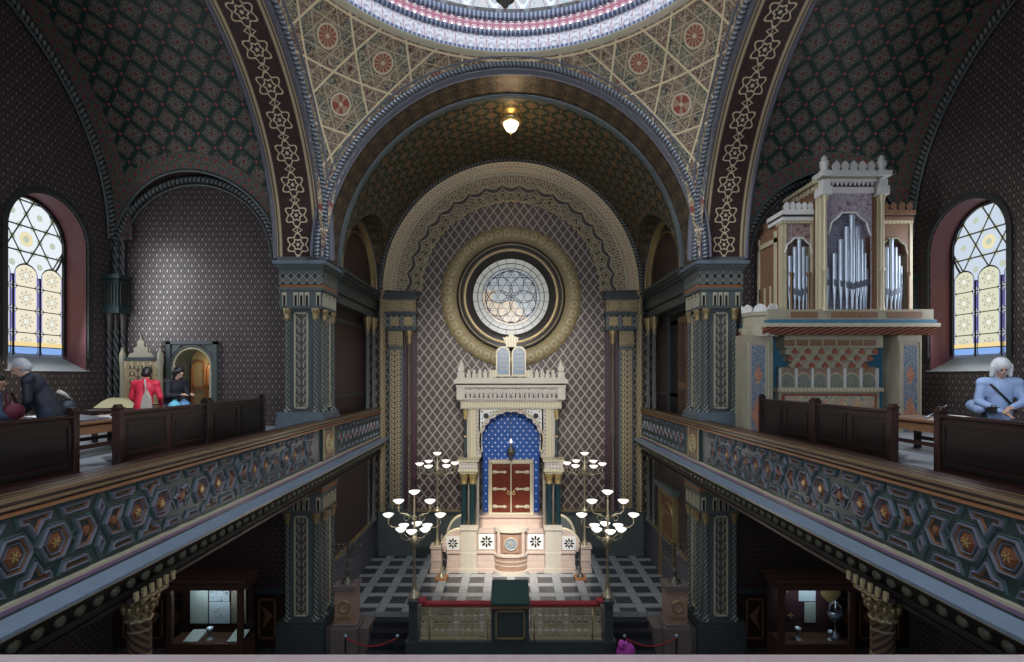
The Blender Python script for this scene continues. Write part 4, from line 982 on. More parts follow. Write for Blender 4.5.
# niche door on the left gallery: stone frame, recess and lit glazed door
m = MB(); y0 = WY
o_ = [(-9.78, GAL), (-9.78, .98), (-8.34, .98), (-8.34, GAL)]
for (a0, a1, b0, b1) in ((-9.78, -9.66, GAL, .98), (-8.46, -8.34, GAL, .98), (-9.78, -8.34, .90, 1.0)): m.mat(0).box(a0, a1, y0-.10, y0, b0, b1)
for r_, t_, k in ((.60, .035, 0), (.53, .03, 1)):
    m.mat(k).torus((-9.06, y0, .26), X_, Z_, Y_, r_, t_, 0, pi, 24, -.05, 6); m.box(-9.06-r_-t_, -9.06-r_+t_, y0-.08, y0, GAL, .26).box(-9.06+r_-t_, -9.06+r_+t_, y0-.08, y0, GAL, .26)
for sg in (1, -1): m.mat(0).prism([(-9.06+sg*.58, .88), (-9.06+sg*.58, .60), (-9.06+sg*.30, .88)], lambda a, b, d: (a, y0-.06+d, b), 0, .05)
dn = struct('door_1', m, ['paint_green', 'paint_cream'])
m = MB(); out = [(-9.56, GAL), (-9.56, .36)]+[(-9.06-.5*cos(pi*i/16), .36+.5*sin(pi*i/16)) for i in range(17)]+[(-8.56, .36), (-8.56, GAL)]
for a, b in zip(out, out[1:]): m.quad([(a[0], y0, a[1]), (b[0], y0, b[1]), (b[0], y0+.7, b[1]), (a[0], y0+.7, a[1])])
m.build('door_reveal', 'paint_teal', dn)
MT['door_lit'] = plain('door_lit', (.34,.25,.13), .4)
m = MB().quad([(-9.6, y0+.7, GAL), (-8.5, y0+.7, GAL), (-8.5, y0+.7, 1), (-9.6, y0+.7, 1)]); m.build('door_back', 'door_lit', dn)
m = MB()
for cx in (-9.30, -8.82):
    m.torus((cx, y0+.66, .25), X_, Z_, Y_, .19, .03, 0, pi, 16, 0, 6); m.box(cx-.22, cx-.16, y0+.63, y0+.69, -1.4, .25).box(cx+.16, cx+.22, y0+.63, y0+.69, -1.4, .25).box(cx-.2, cx+.2, y0+.63, y0+.69, -.38, -.30)
m.build('door_leaf', 'paint_orange', dn)
light('niche_lamp', 'POINT', (-8.8, WY+.35, .25), 9, (1, .85, .55), .06)

# prophet's chair
ch = thing('throne_chair', 'tall gilt carved throne chair behind the person in the red jacket', 'chair', (-10.2, 13.9, GF))
MB().box(-10.62, -9.78, 13.35, 14.15, GAL+.40, GAL+.52).build('seat', 'velvet_red', ch)
bk = MB().box(-10.66, -9.74, 14.1, 14.2, GAL+.4, .52); bk.build('backrest', 'gold_lace', ch)
MB().box(-10.5, -9.9, 14.06, 14.1, GAL+.6, .3).build('back_cushion', 'orn_gold', ch)
for x in (-10.72, -9.68):
    MB().lathe([(.07, GF), (.06, GAL+.3), (.075, GAL+.5), (.06, .2), (.08, .4), (.08, .62), (.05, .66), (.02, .78)], x, 14.13, 10).build('back_post', 'organ_cream', ch)
    MB().box(x-.04, x+.04, 13.35, 14.1, GAL+.72, GAL+.79).build('armrest', 'gold_dark', ch); MB().lathe([(.05, GF), (.035, GAL+.3), (.05, GAL+.75)], x, 13.4, 8).build('leg', 'gold_dark', ch)
c_ = MB(); c_.mat(1).box(-10.64, -9.76, 14.08, 14.2, .42, .52); c_.mat(0).prism([(-.36, .52), (.36, .52), (.30, .62), (.18, .66), (.20, .78), (.09, .82), (.10, .95), (.03, 1.0), (.0, 1.14), (-.03, 1.0), (-.10, .95), (-.09, .82), (-.20, .78), (-.18, .66), (-.30, .62)], lambda a, b, d: (-10.2+a, 14.1+d, b), 0, .08)
c_.build('crest', ['organ_cream', 'paint_teal'], ch)

# ------------------------------------------------------------ the ark
YA_ = 18.8
ark = thing('torah_ark', 'tall stone ark with blue starry niche and dark red doors', 'ark', (0, 19.2, DAIS))
for s in (1, -1):
    side(s)
    # body masses either side of the niche
    m = MB().box(-1.85, -1.18, 19.0, YB-.02, -5.9, -3.05).box(-1.72, -1.12, 19.0, YB-.02, -3.05, -1.15); m.build('side_wall', 'marble_cream', ark)
    q = MB().box(-1.52, -1.30, 18.93, 19.0, -3.0, -1.2); q.build('pilaster_strip', 'cream_gold', ark)
    MB().box(-1.28, -1.10, 18.96, 19.0, -3.0, -1.2).build('inner_strip', 'lace_stone', ark)
    c = MB().lathe([(.075, -3.0), (.075, -2.92), (.055, -2.85), (.052, -1.6), (.06, -1.58)], -1.68, 18.88, 10).build('slim_column', 'green_marble', ark)
    MB().lathe([(.055, -1.6), (.09, -1.4), (.10, -1.25)], -1.68, 18.88, 10).lathe([(.06, -2.25), (.066, -2.22), (.06, -2.19)], -1.68, 18.88, 10).build('capital', 'gold', c)
    # impost block on paired columns
    bl = MB(); bl.mat(0).box(-1.86, -1.20, 18.25, 19.0, -3.35, -3.05); bl.mat(1).box(-1.92, -1.14, 18.2, 19.0, -3.05, -2.99).box(-1.90, -1.16, 18.22, 19.0, -3.41, -3.35)
    bl.mat(2).box(-1.80, -1.26, 18.235, 18.25, -3.30, -3.11)
    bl.mat(1).box(-1.84, -1.22, 18.28, 19.0, -3.49, -3.41)
    bl.build('impost_block', ['marble_cream', 'cream_gold', 'lace_stone'], ark)
    for cx in (-1.69, -1.37):
        for cy in (18.42, 18.80):
            c = MB().lathe([(.105, -5.35), (.10, -3.85)], cx, cy, 14).build('column', 'green_marble', ark)
            MB().lathe([(.11, -3.87), (.125, -3.84), (.11, -3.80), (.12, -3.68), (.17, -3.55), (.17, -3.49)], cx, cy, 12).build('capital', 'gold', c)
            MB().lathe([(.16, -5.62), (.16, -5.52), (.13, -5.48), (.14, -5.42), (.11, -5.34)], cx, cy, 12).build('column_base', 'gold', c)
    MB().box(-1.9, -1.16, 18.2, 19.0, -5.72, -5.62).build('pedestal_cap', 'cream_gold', ark)
side(1)
# niche back with stars, horseshoe arch of cusps
NY = 19.62; niche_r = 1.14; nz0 = -2.42
def niche(r, n=48, drop=-5.2, pinch=1.06):
    pts = [(-pinch, drop), (-pinch, nz0-.55)]
    pts += [(-r*cos(a), nz0+r*sin(a)) for a in lin(-.35, pi+.35, n)]
    return pts+[(pinch, nz0-.55), (pinch, drop)]
pl = niche(niche_r+.06); MB().quad([(x, NY, z) for x, z in pl], pl).build('niche_back', 'star_blue', ark)
m = MB(); ou = niche(niche_r)
for i, (a, b) in enumerate(zip(ou, ou[1:])): m.quad([(a[0], 18.98, a[1]), (b[0], 18.98, b[1]), (b[0], NY, b[1]), (a[0], NY, a[1])], [(i*.07, 0), (i*.07+.07, 0), (i*.07+.07, .64), (i*.07, .64)])
m.build('niche_reveal', 'star_blue', ark)
m = MB(); sq_ = lambda i, n: None
# front plate around the horseshoe opening
fr_ = MB(); arc = [(-niche_r*cos(a), nz0+niche_r*sin(a)) for a in lin(-.35, pi+.35, 48)]
cusp = [(-(niche_r-.07*abs(sin((i/96)*pi*13)))*cos(a), nz0+(niche_r-.07*abs(sin((i/96)*pi*13)))*sin(a)) for i, a in enumerate(lin(-.35, pi+.35, 96))]
def proj(p):
    dx, dz = p[0], p[1]-nz0; t = min(1.2/max(1e-6, abs(dx)), (1.22/dz if dz > 1e-6 else 99), (.62/-dz if dz < -1e-6 else 99)); return (dx*t, nz0+dz*t)
for a, b in zip(cusp, cusp[1:]):
    A, B = proj(a), proj(b); fr_.quad([(a[0], 18.96, a[1]), (b[0], 18.96, b[1]), (B[0], 18.96, B[1]), (A[0], 18.96, A[1])], [a, b, B, A]); fr_.quad([(a[0], 18.96, a[1]), (b[0], 18.96, b[1]), (b[0], 19.12, b[1]), (a[0], 19.12, a[1])])
fr_.build('cusped_arch', 'lace_stone', ark)
m = MB(); m.torus((0, 18.95, nz0), X_, Z_, Y_, niche_r+.06, .03, -.35, pi+.35, 64, 0, 6); m.build('arch_moulding', 'cream_gold', ark)
for s in (1, -1):
    side(s)
    sp = MB(); sp.mat(0).prism([(-1.14, nz0+1.18), (-.42, nz0+1.18), (-.74, nz0+1.0), (-.98, nz0+.76), (-1.14, nz0+.45)], lambda a, b, d: (a, 18.92+d, b), 0, .04)
    sp.mat(1).prism([(-.92+.10*cos(t), nz0+.95+.10*sin(t)) for t in lin(0, 2*pi, 16)[:-1]], lambda a, b, d: (a, 18.90+d, b), 0, .03)
    for (x, z, r) in ((-1.06, nz0+.7, .03), (-1.06, nz0+1.1, .03), (-.66, nz0+1.1, .03), (-1.06, nz0+.85, .025), (-.76, nz0+1.07, .025), (-.55, nz0+1.12, .02), (-1.07, nz0+.58, .02)): sp.prism([(x+r*cos(t), z+r*sin(t)) for t in lin(0, 2*pi, 8)[:-1]], lambda a, b, d: (a, 18.905+d, b), 0, .02)
    sp.build('spandrel', ['organ_white', 'black'], ark)
side(1)
m = MB(); m.mat(0).box(-1.86, 1.86, 18.86, YB, -1.2, -.92); m.mat(1).box(-1.78, 1.78, 18.84, 18.86, -1.15, -.98); m.mat(0).box(-1.9, 1.9, 18.8, YB, -.92, -.86)
m.mat(2).box(-1.88, 1.88, 18.72, YB, -.86, -.42); m.mat(0).box(-2.0, 2.0, 18.6, YB, -.42, -.32); m.mat(3).box(-2.0, 2.0, 18.58, YB, -.32, -.27); m.mat(0).box(-2.06, 2.06, 18.52, YB, -.27, -.12).box(-2.0, 2.0, 18.6, YB, -.12, -.06)
for i in range(22):
    x = -1.74+i*.1657
    m.mat(0).prism([(x-.05, -.46), (x+.05, -.46), (x+.05, -.56), (x, -.66), (x-.05, -.56)], lambda a, b, d: (a, 18.66+d, b), 0, .06); m.mat(4).box(x+.055, x+.11, 18.70, 18.72, -.80, -.66)
for sg in (1, -1): m.mat(0).box(sg*1.98-(.28 if sg > 0 else 0), sg*1.98+(.28 if sg < 0 else 0), 18.62, 18.9, -.86, -.42)
m.build('entablature', ['marble_cream', 'cream_gold', 'lace_stone', 'dark_void', 'paint_maroon'], ark)
for i in range(5):
    for sg in (1, -1):
        x = sg*(.74+i*.20)
        MB().prism([(x-.07, -.06), (x+.07, -.06), (x+.075, .05), (x+.045, .12), (x+.05, .18), (x+.02, .24), (x-.02, .24), (x-.05, .18), (x-.045, .12), (x-.075, .05)], lambda a, b, d: (a, 18.64+d, b), 0, .10).build('merlon', 'marble_cream', ark)
for sg in (1, -1):
    x = sg*1.82
    MB().box(x-.13, x+.13, 18.58, 18.84, -.06, .14).box(x-.11, x+.11, 18.6, 18.82, .18, .34).lathe([(.12, .14), (.10, .18)], x, 18.71, 8).lathe([(.11, .34), (.12, .42), (.06, .50), (.04, .56), (.0, .62)], x, 18.71, 10).build('finial', 'marble_cream', ark)
# tablets of the law
tb = thing('law_tablets', 'pair of round-topped blue tablets with gold crown above the ark', 'tablets', (0, 18.7, -.06))
for sg in (1, -1):
    o = [(sg*.03, -.02), (sg*.55, -.02), (sg*.55, .85)]+[(sg*(.29+.26*cos(a)), .85+.24*sin(a)) for a in lin(0, pi, 12)]+[(sg*.03, .85)]
    t = MB().prism(o, lambda a, b, d: (a, 18.66+d, b), 0, .12).build('tablet_frame', 'cream_gold', tb)
    i_ = [(sg*.08, .06), (sg*.49, .06), (sg*.49, .84)]+[(sg*(.285+.205*cos(a)), .84+.19*sin(a)) for a in lin(0, pi, 12)]+[(sg*.08, .84)]
    MB().prism(i_, lambda a, b, d: (a, 18.65+d, b), 0, .01).build('tablet', 'ledge_blue', tb)
    m = MB()
    rnd = random.Random(5 if sg > 0 else 9)
    for r in range(5):
        x = sg*.285+.15
        for c in range(5):
            h = .055; w_ = .03+rnd.random()*.015; k = rnd.randrange(3); zb = .84-r*.155
            m.box(x-w_, x, 18.64, 18.65, zb+h-.012, zb+h)
            if k != 1: m.box(x-.010, x, 18.64, 18.65, zb, zb+h)
            if k != 0: m.box(x-w_, x-w_+.010, 18.64, 18.65, zb, zb+h)
            if k == 2: m.box(x-w_, x, 18.64, 18.65, zb, zb+.01)
            x -= w_+.02
    m.build('lettering', 'cream_gold', tb)
MB().box(-.68, -.55, 18.66, 18.78, -.05, .22).box(.55, .68, 18.66, 18.78, -.05, .22).build('side_scroll', 'cream_gold', tb)
cr = MB().prism([(-.18, 1.06), (.18, 1.06), (.24, 1.30), (.30, 1.42), (.20, 1.40), (.16, 1.46), (.12, 1.42), (.07, 1.52), (.03, 1.50), (0, 1.66), (-.03, 1.50), (-.07, 1.52), (-.12, 1.42), (-.16, 1.46), (-.20, 1.40), (-.30, 1.42), (-.24, 1.30)], lambda a, b, d: (a, 18.66+d, b), 0, .10); cr.build('crown', 'cream_gold', tb)
# doors
d_ = MB().box(-.86, .86, 19.40, 19.62, -5.26, -3.18); fr2 = d_.build('door_surround', 'marble_pink', ark)
g = MB()
for (a0, a1, b0, b1) in ((-.84, -.72, -5.24, -3.20), (.72, .84, -5.24, -3.20), (-.84, .84, -3.32, -3.20), (-.84, .84, -5.28, -5.16)): g.box(a0, a1, 19.34, 19.42, b0, b1)
for sx in (1, -1):
    for zz in (-5.22, -3.26): g.ball((sx*.78, 19.36, zz), .08, 8)
bevel(g.build('door_frame', 'cream_gold', ark), .015)
for sg in (1, -1):
    a, b = sorted((sg*.02, sg*.72)); dd = MB().box(a, b, 19.34, 19.39, -5.16, -3.32)
    dd.box(a+.06, b-.06, 19.325, 19.34, -5.08, -3.4)
    do = bevel(dd.build('door', 'mahogany', ark), .01)
    for zz in (-4.92, -4.26, -3.62):
        MB().prism([(sg*.70, zz-.05), (sg*.58, zz-.07), (sg*.50, zz-.03), (sg*.30, zz-.035), (sg*.24, zz-.06), (sg*.14, zz), (sg*.24, zz+.06), (sg*.30, zz+.035), (sg*.50, zz+.03), (sg*.58, zz+.07), (sg*.70, zz+.05)], lambda p, q, d: (p, 19.30+d, q), 0, .025).ball((sg*.62, 19.30, zz), .05, 8).build('hinge_strap', 'cream_gold', do)
    hn = MB(); hn.torus((sg*.10, 19.30, -4.42), X_, Z_, Y_, .05, .014, 0, 2*pi, 16, 0, 6); hn.ball((sg*.10, 19.30, -4.34), .035, 8).build('ring_handle', 'gold', do)
MB().box(-.025, .025, 19.31, 19.35, -5.16, -3.32).build('centre_strip', 'cream_gold', ark)
MB().box(-1.16, 1.16, 19.2, YB, -5.95, -5.26).box(-1.2, 1.2, 19.14, YB, -5.30, -5.22).build('niche_base', 'marble_pink', ark)
# eternal lamp
el = thing('hanging_lamp', 'small bronze hanging lamp in front of the ark doors', 'lamp', (0, 19.1, -2.9), None)
MB().lathe([(.01, -1.3), (.008, -2.3)], 0, 19.05, 6).build('chain', 'bronze', el)
MB().lathe([(.02, -2.50), (.055, -2.47), (.045, -2.42), (.04, -2.38), (.01, -2.34)], 0, 19.05, 10).build('lamp_glass', 'lamp_glass', el)
MB().lathe([(.005, -3.15), (.03, -3.1), (.05, -3.0), (.14, -2.9), (.17, -2.78), (.12, -2.70), (.05, -2.6), (.02, -2.5)], 0, 19.05, 12).build('lamp_body', 'bronze', el)

# ------------------------------------------------------------ marble balustrade (bimah front) with pulpit
bm = thing('marble_balustrade', 'pinkish marble altar wall with flower openings below the ark', 'balustrade', (0, 18.1, DAIS))
MB().box(-2.25, 2.25, 18.0, 18.25, DAIS, -6.2).box(-2.28, 2.28, 17.96, 18.29, -6.24, -6.18).box(-2.3, 2.3, 17.95, 18.3, DAIS, DAIS+.14).build('stone_base', 'marble_pink', bm)
MB().box(-2.22, 2.22, 18.6, 19.2, DAIS, -5.72).build('platform', 'marble_pink', bm)
MB().box(-1.78, 1.78, 18.02, 18.22, -6.18, -5.52).box(-1.8, 1.8, 17.98, 18.26, -5.52, -5.42).build('upper_wall', 'marble_pink', bm)
def flower(cx, cz, r, y, parent, hole_mat='dark_void'):
    f = MB(); f.mat(0).box(cx-r*1.25, cx+r*1.25, y-.02, y, cz-r*1.25, cz+r*1.25)
    f.mat(1)
    for i in range(8):
        a = i*pi/4; f.prism([(cx+r*.62*cos(a)+r*.34*cos(t)*cos(a)-r*.17*sin(t)*sin(a), cz+r*.62*sin(a)+r*.34*cos(t)*sin(a)+r*.17*sin(t)*cos(a)) for t in lin(0, 2*pi, 10)[:-1]], lambda p, q, d: (p, y-.025+d, q), 0, .012)
    f.prism([(cx+r*.15*cos(t), cz+r*.15*sin(t)) for t in lin(0, 2*pi, 10)[:-1]], lambda p, q, d: (p, y-.025+d, q), 0, .012)
    f.build('flower_panel', ['organ_white', hole_mat], parent)
for s in (1, -1):
    side(s)
    MB().box(-1.76, -1.20, 17.94, 18.26, -6.2, -5.40).box(-1.80, -1.16, 17.90, 18.3, -5.40, -5.32).box(-1.80, -1.16, 17.90, 18.3, DAIS, -6.74).box(-1.76, -1.2, 17.92, 18.26, -6.74, -6.2).build('pilaster', 'marble_cream', bm)
    flower(-.86, -5.82, .22, 18.01, bm)
    # quarter-round end with its flower and rim
    q = [(-1.78, -6.18)]+[(-1.78-.68*sin(a), -6.18+.78*cos(a)) for a in lin(0, pi/2, 14)]
    MB().prism(q, lambda a, b, d: (a, 18.02+d, b), 0, .2).build('curved_end', 'marble_pink', bm); flower(-2.04, -5.88, .19, 18.01, bm)
    rm = MB(); rm.tube([(-1.78-.68*sin(a), 18.10, -6.18+.78*cos(a)) for a in lin(0, pi/2, 14)], .055, 8); rm.build('rim', 'cream_gold', bm)
    q = [(-1.7, -5.9)]+[(-1.7-.62*sin(a), -5.9+.8*cos(a)) for a in lin(0, pi/2, 14)]
    MB().prism(q, lambda a, b, d: (a, 18.75+d, b), 0, .2).build('curved_end', 'green_dado', bm)
    rm = MB(); rm.tube([(-1.7-.62*sin(a), 18.80, -5.9+.8*cos(a)) for a in lin(0, pi/2, 14)], .06, 8); rm.build('rim', 'cream_gold', bm)
    MB().box(-2.80, -2.42, 17.95, 18.35, DAIS, -6.05).box(-2.84, -2.38, 17.91, 18.39, -6.05, -5.97).box(-2.84, -2.38, 17.91, 18.39, DAIS, DAIS+.12).box(-2.82, -2.4, 17.93, 18.37, -6.5, -6.44).build('end_pedestal', 'marble_pink', bm)
side(1)
pp = thing('pulpit', 'brown marble pulpit with round emblem in front of the ark', 'pulpit', (0, 17.85, DAIS))
def bowed(r0, r1=0, w=.56, n=14): return [(-w, 0)]+[(-w*cos(a), -r0*sin(a)) for a in lin(.0, pi, n)]+[(w, 0)]
for (z0, z1, w_, r_, nm, mt) in ((DAIS, DAIS+.12, .62, .38, 'plinth', 'marble_cream'), (DAIS+.12, -6.28, .56, .32, 'lower_drum', 'marble_brown'), (-6.28, -6.2, .60, .36, 'band', 'marble_cream'), (-6.2, -5.42, .52, .28, 'drum', 'marble_brown'), (-5.42, -5.30, .60, .36, 'cap', 'marble_cream')):
    MB().prism(bowed(r_, w=w_), lambda a, b, d: (a, 18.02+b, d), z0, z1).build(nm, mt, pp)
for z in (-6.60, -6.45): MB().prism(bowed(.33, w=.57), lambda a, b, d: (a, 18.02+b, d), z, z+.03).build('band', 'marble_cream', pp)
e = MB(); e.mat(0).box(-.28, .28, 17.72, 17.78, -6.12, -5.52); e.mat(1).torus((0, 17.71, -5.82), X_, Z_, Y_, .21, .025, 0, 2*pi, 32, 0, 8); e.mat(2).prism([(.19*cos(t), -5.82+.19*sin(t)) for t in lin(0, 2*pi, 24)[:-1]], lambda a, b, d: (a, 17.705+d, b), 0, .02)
e.mat(1)
for k in range(6):
    e.tube([(.13*q*cos(k*pi/3+q*1.6), 17.695, -5.82+.13*q*sin(k*pi/3+q*1.6)) for q in lin(.15, 1, 6)], .014, 5)
e.build('emblem', ['marble_brown', 'organ_cream', 'ledge_blue'], pp)
for sx in (1, -1): MB().box(sx*.42-.05, sx*.42+.05, 17.78, 17.9, -6.2, -5.42).build('strip', 'marble_pink', pp)

# ------------------------------------------------------------ lamp standards
def bowl(root, x, y, z, r=.145):
    b = MB().lathe([(.02, z-.085), (.06, z-.08), (r*.72, z-.045), (r, z+.0), (r*.97, z+.006), (r*.7, z-.03), (.04, z-.06)], x, y, 14).build('glass_bowl', 'lamp_glass', root)
    MB().lathe([(.012, z-.17), (.03, z-.15), (.018, z-.12), (.045, z-.085), (.05, z-.07)], x, y, 8).build('bowl_holder', 'brass', b)
def standard_front(s):
    side(s); x, y = -2.52, 13.35
    t = thing('lamp_standard', lr('tall branching brass lamp standard at the left end of the choir rail', 'tall branching brass lamp standard at the right end of the choir rail'), 'lamp', (x, y, -5.75), 'front lamp standards')
    MB().lathe([(.16, -5.75), (.14, -5.68), (.08, -5.62), (.05, -5.4), (.06, -5.3), (.035, -5.2), (.03, -4.6), (.05, -4.55), (.03, -4.5), (.028, -3.3), (.02, -3.2)], x, y, 10).build('pole', 'brass', t)
    MB().lathe([(.03, -4.5), (.09, -4.42), (.13, -4.3), (.09, -4.22), (.03, -4.15)], x, y, 12).lathe([(.03, -3.75), (.07, -3.7), (.03, -3.62)], x, y, 12).build('knop', 'brass', t)
    bowl(t, x, y, -3.0, .15)
    for dx, z in ((-.41, -3.24), (.41, -3.24), (-.68, -3.60), (.68, -3.60)):
        MB().tube([(x, y, -3.72 if abs(dx) < .5 else -4.1), (x+dx*.45, y, z-.36), (x+dx*.85, y, z-.34), (x+dx, y, z-.26), (x+dx, y, z-.15)], .014, 6).build('arm', 'brass', t); bowl(t, x+dx, y, z, .145)
        c_ = MB(); c_.torus((x+dx*.5, y, z-.46), X_, Z_, Y_, .07, .008, 0, 2*pi, 14, 0, 5); c_.build('scroll', 'brass', t)
    for k in range(6):
        a = k*pi/3+.52; bx, by = x+.36*cos(a), y+.36*sin(a)
        MB().tube([(x, y, -4.2), (x+.2*cos(a), y+.2*sin(a), -4.26), (bx, by, -4.16), (bx, by, -4.05)], .012, 6).build('arm', 'brass', t); bowl(t, bx, by, -3.93, .14)
def standard_rear(s):
    side(s); x, y = -2.61, 18.15
    t = thing('lamp_standard', lr('slimmer brass lamp standard left of the ark on a marble pedestal', 'slimmer brass lamp standard right of the ark on a marble pedestal'), 'lamp', (x, y, -5.97), 'rear lamp standards')
    MB().lathe([(.12, -5.97), (.10, -5.9), (.05, -5.8), (.035, -5.5), (.035, -4.9)], x, y, 10).lathe([(.035, -4.95), (.14, -4.78), (.15, -4.72), (.05, -4.7), (.03, -4.6), (.035, -3.45), (.07, -3.38), (.09, -3.3), (.04, -3.2), (.015, -2.9)], x, y, 10).build('pole', 'brass', t)
    bowl(t, x, y, -2.72, .15)
    for k in range(6):
        a = k*pi/3+.15; bx, by = x+.62*cos(a), y+.62*sin(a)
        MB().tube([(x, y, -3.4), (x+.3*cos(a), y+.3*sin(a), -3.5), (bx, by, -3.4), (bx, by, -3.2)], .013, 6).build('arm', 'brass', t); bowl(t, bx, by, -3.08, .15)
for s in (1, -1): standard_front(s); standard_rear(s)
side(1)
for sx in (1, -1):
    light('standard_lamp_light', 'POINT', (sx*2.52, 12.7, -3.0), 22, (1, .93, .85), .3); light('standard_lamp_light', 'POINT', (sx*2.61, 17.3, -2.4), 22, (1, .93, .85), .3)

# candle stands beside the marble wall
for s in (1, -1):
    side(s); x, y = -2.36, 17.45
    t = thing('candle_stand', lr('thin brass candle stand on square foot, left of the pulpit', 'thin bronze candle stand on square foot, right of the pulpit'), 'stand', (x, y, DAIS), 'candle stands')
    MB().box(x-.2, x+.2, y-.2, y+.2, DAIS, DAIS+.07).build('foot', 'paint_orange', t)
    MB().lathe([(.13, DAIS+.07), (.10, DAIS+.14), (.04, DAIS+.2), (.05, DAIS+.35), (.022, DAIS+.4), (.02, -5.75), (.05, -5.7), (.02, -5.66)], x, y, 10).build('stem', 'brass' if s > 0 else 'bronze', t)
    MB().lathe([(.02, -5.66), (.02, -5.4)], x, y, 8).build('candle', 'organ_cream' if s > 0 else 'bronze', t)
side(1)

# ------------------------------------------------------------ choir rail, lectern, posts
rl = thing('choir_rail', 'gilt lattice rail with red velvet top in front of the dais', 'railing', (0, 13.2, NAVE))
y = 13.22
for s in (1, -1):
    side(s)
    m = MB(); m.box(-2.34, -.50, y-.02, y+.02, -6.80, -6.74).box(-2.34, -.50, y-.02, y+.02, -5.98, -5.92)
    P = lambda a, b, d: (a, y+d, b)
    n = 11; w_ = 1.84/n
    for i in range(n):
        cx = -2.34+w_*(i+.5)
        for r in range(4):
            cz = -6.64+r*.19
            m.torus((cx, y, cz), X_, Z_, Y_, .060, .014, 0, 2*pi, 10, 0, 4); m.tube([(cx-.08, y, cz-.095), (cx+.08, y, cz+.095)], .010, 4, False); m.tube([(cx+.08, y, cz-.095), (cx-.08, y, cz+.095)], .010, 4, False)
        m.box(cx+w_/2-.01, cx+w_/2+.01, y-.012, y+.012, -6.74, -5.98)
    m.build('lattice_panel', 'gold_bright', rl)
    bevel(MB().box(-2.30, -.48, y-.10, y+.10, -5.92, -5.83).box(-2.42, -2.20, y-.12, y+.16, -5.83, -5.76).build('velvet_top', 'velvet_red', rl), .02)
    MB().box(-2.62, -2.40, y-.1, y+.3, NAVE, -5.82).box(-2.65, -2.37, y-.14, y+.34, -5.84, -5.76).box(-2.65, -2.37, y-.14, y+.34, -6.95, -6.82).build('post', 'paint_teal', rl)
    for bx in (-2.1, -.6): MB().tube([(bx, y-.02, -5.9), (bx, y-.02, -6.8)], .02, 6).build('baluster', 'gold', rl)
    side(1)
MB().box(-2.7, 2.7, y-.12, y+.20, NAVE, -6.80).build('kerb', 'paint_teal', rl)
lc = thing('lectern', 'wooden reading desk with dark green cloth on its sloping top', 'lectern', (-.03, 13.4, DAIS))
MB().box(-.50, .46, 13.08, 13.8, -6.8, -5.9).build('body', 'paint_teal', lc)
f = MB()
for (a0, a1, b0, b1) in ((-.40, -.36, -6.72, -5.98), (.32, .36, -6.72, -5.98), (-.40, .36, -6.02, -5.98), (-.40, .36, -6.72, -6.68)): f.box(a0, a1, 13.05, 13.08, b0, b1)
f.build('front_frame', 'gold_dark', lc)
MB().box(-.53, .49, 13.03, 13.85, -5.93, -5.86).build('moulding', 'wood_mid', lc)
t_ = MB().prism([(13.02, -5.86), (13.02, -5.78), (13.86, -5.50), (13.86, -5.86)], lambda a, b, d: (d, a, b), -.51, .47); bevel(t_.build('green_cloth', 'green_cloth', lc), .02)

# ------------------------------------------------------------ menorahs on pedestals, side platforms
for s in (1, -1):
    side(s); x, y = -4.55, 14.25 if s > 0 else 14.25
    pd = thing('pedestal', lr('brown stone pedestal under the left menorah', 'brown stone pedestal under the right menorah'), 'pedestal', (x, y, -7.0), 'menorah pedestals')
    MB().box(x-.36, x+.36, y-.34, y+.34, NAVE, -6.88).box(x-.33, x+.33, y-.31, y+.31, -6.88, -6.78).build('base', 'stone_base', pd)
    MB().box(x-.27, x+.27, y-.26, y+.26, -6.78, -5.86).build('shaft', 'marble_brown', pd)
    MB().box(x-.32, x+.32, y-.30, y+.30, -5.86, -5.74).build('cap', 'stone_base', pd)
    q = MB(); q.torus((x, y-.27, -6.3), X_, Z_, Y_, .15, .02, 0, 2*pi, 20, 0, 6); q.box(x-.2, x+.2, y-.28, y-.26, -6.62, -6.56); q.build('relief', 'gold_dark', pd)
    mn = thing('menorah', lr('seven-branched menorah on the left brown pedestal', 'seven-branched menorah on the right brown pedestal'), 'menorah', (x, y, -5.74), 'menorahs')
    MB().lathe([(.18, -5.74), (.16, -5.68), (.07, -5.62), (.05, -5.5), (.08, -5.44), (.03, -5.38), (.025, -5.25), (.05, -5.2), (.022, -5.15), (.02, -4.72), (.045, -4.7), (.045, -4.66)], x, y, 10).build('stem', 'bronze', mn)
    for r in (.13, .24, .35):
        for sg in (1, -1):
            MB().tube([(x+sg*r*sin(a), y, -4.74-r*.85*cos(a)) for a in lin(0, pi/2, 8)], .014, 6).build('branch', 'bronze', mn); MB().lathe([(.014, -4.74), (.045, -4.71), (.045, -4.67), (.02, -4.66)], x+sg*r, y, 8).build('cup', 'bronze', mn)
side(1)
for s in (1, -1):                 # rope barriers in front of the stairs
    side(s)
    for j, x in enumerate((-4.3, -2.95)):
        t = thing('stanchion', lr(('dark rope post below the left menorah', 'dark rope post beside the left lamp standard')[j], ('dark rope post below the right menorah', 'dark rope post beside the right lamp standard')[j]), 'stanchion', (x, 13.3, NAVE), 'rope posts')
        MB().lathe([(.15, NAVE), (.14, NAVE+.04), (.03, NAVE+.06), (.025, NAVE+.92)], x, 13.3, 12).build('pole', 'black', t); MB().lathe([(.03, NAVE+.92), (.05, NAVE+.96), (.0, NAVE+1.0)], x, 13.3, 10).build('knob', 'silver', t)
    r = MB().tube([(-4.3+1.35*t, 13.3, NAVE+.90-.22*sin(pi*t)) for t in lin(0, 1, 12)], .02, 6).build('barrier_rope', 'velvet_red'); tag(r, lr('dark red rope hung between posts before the left stairs', 'dark red rope hung between posts before the right stairs'), 'rope')
side(1)
MT['magenta'] = plain('magenta', (.50,.06,.42), .7, 0, .3, 12)
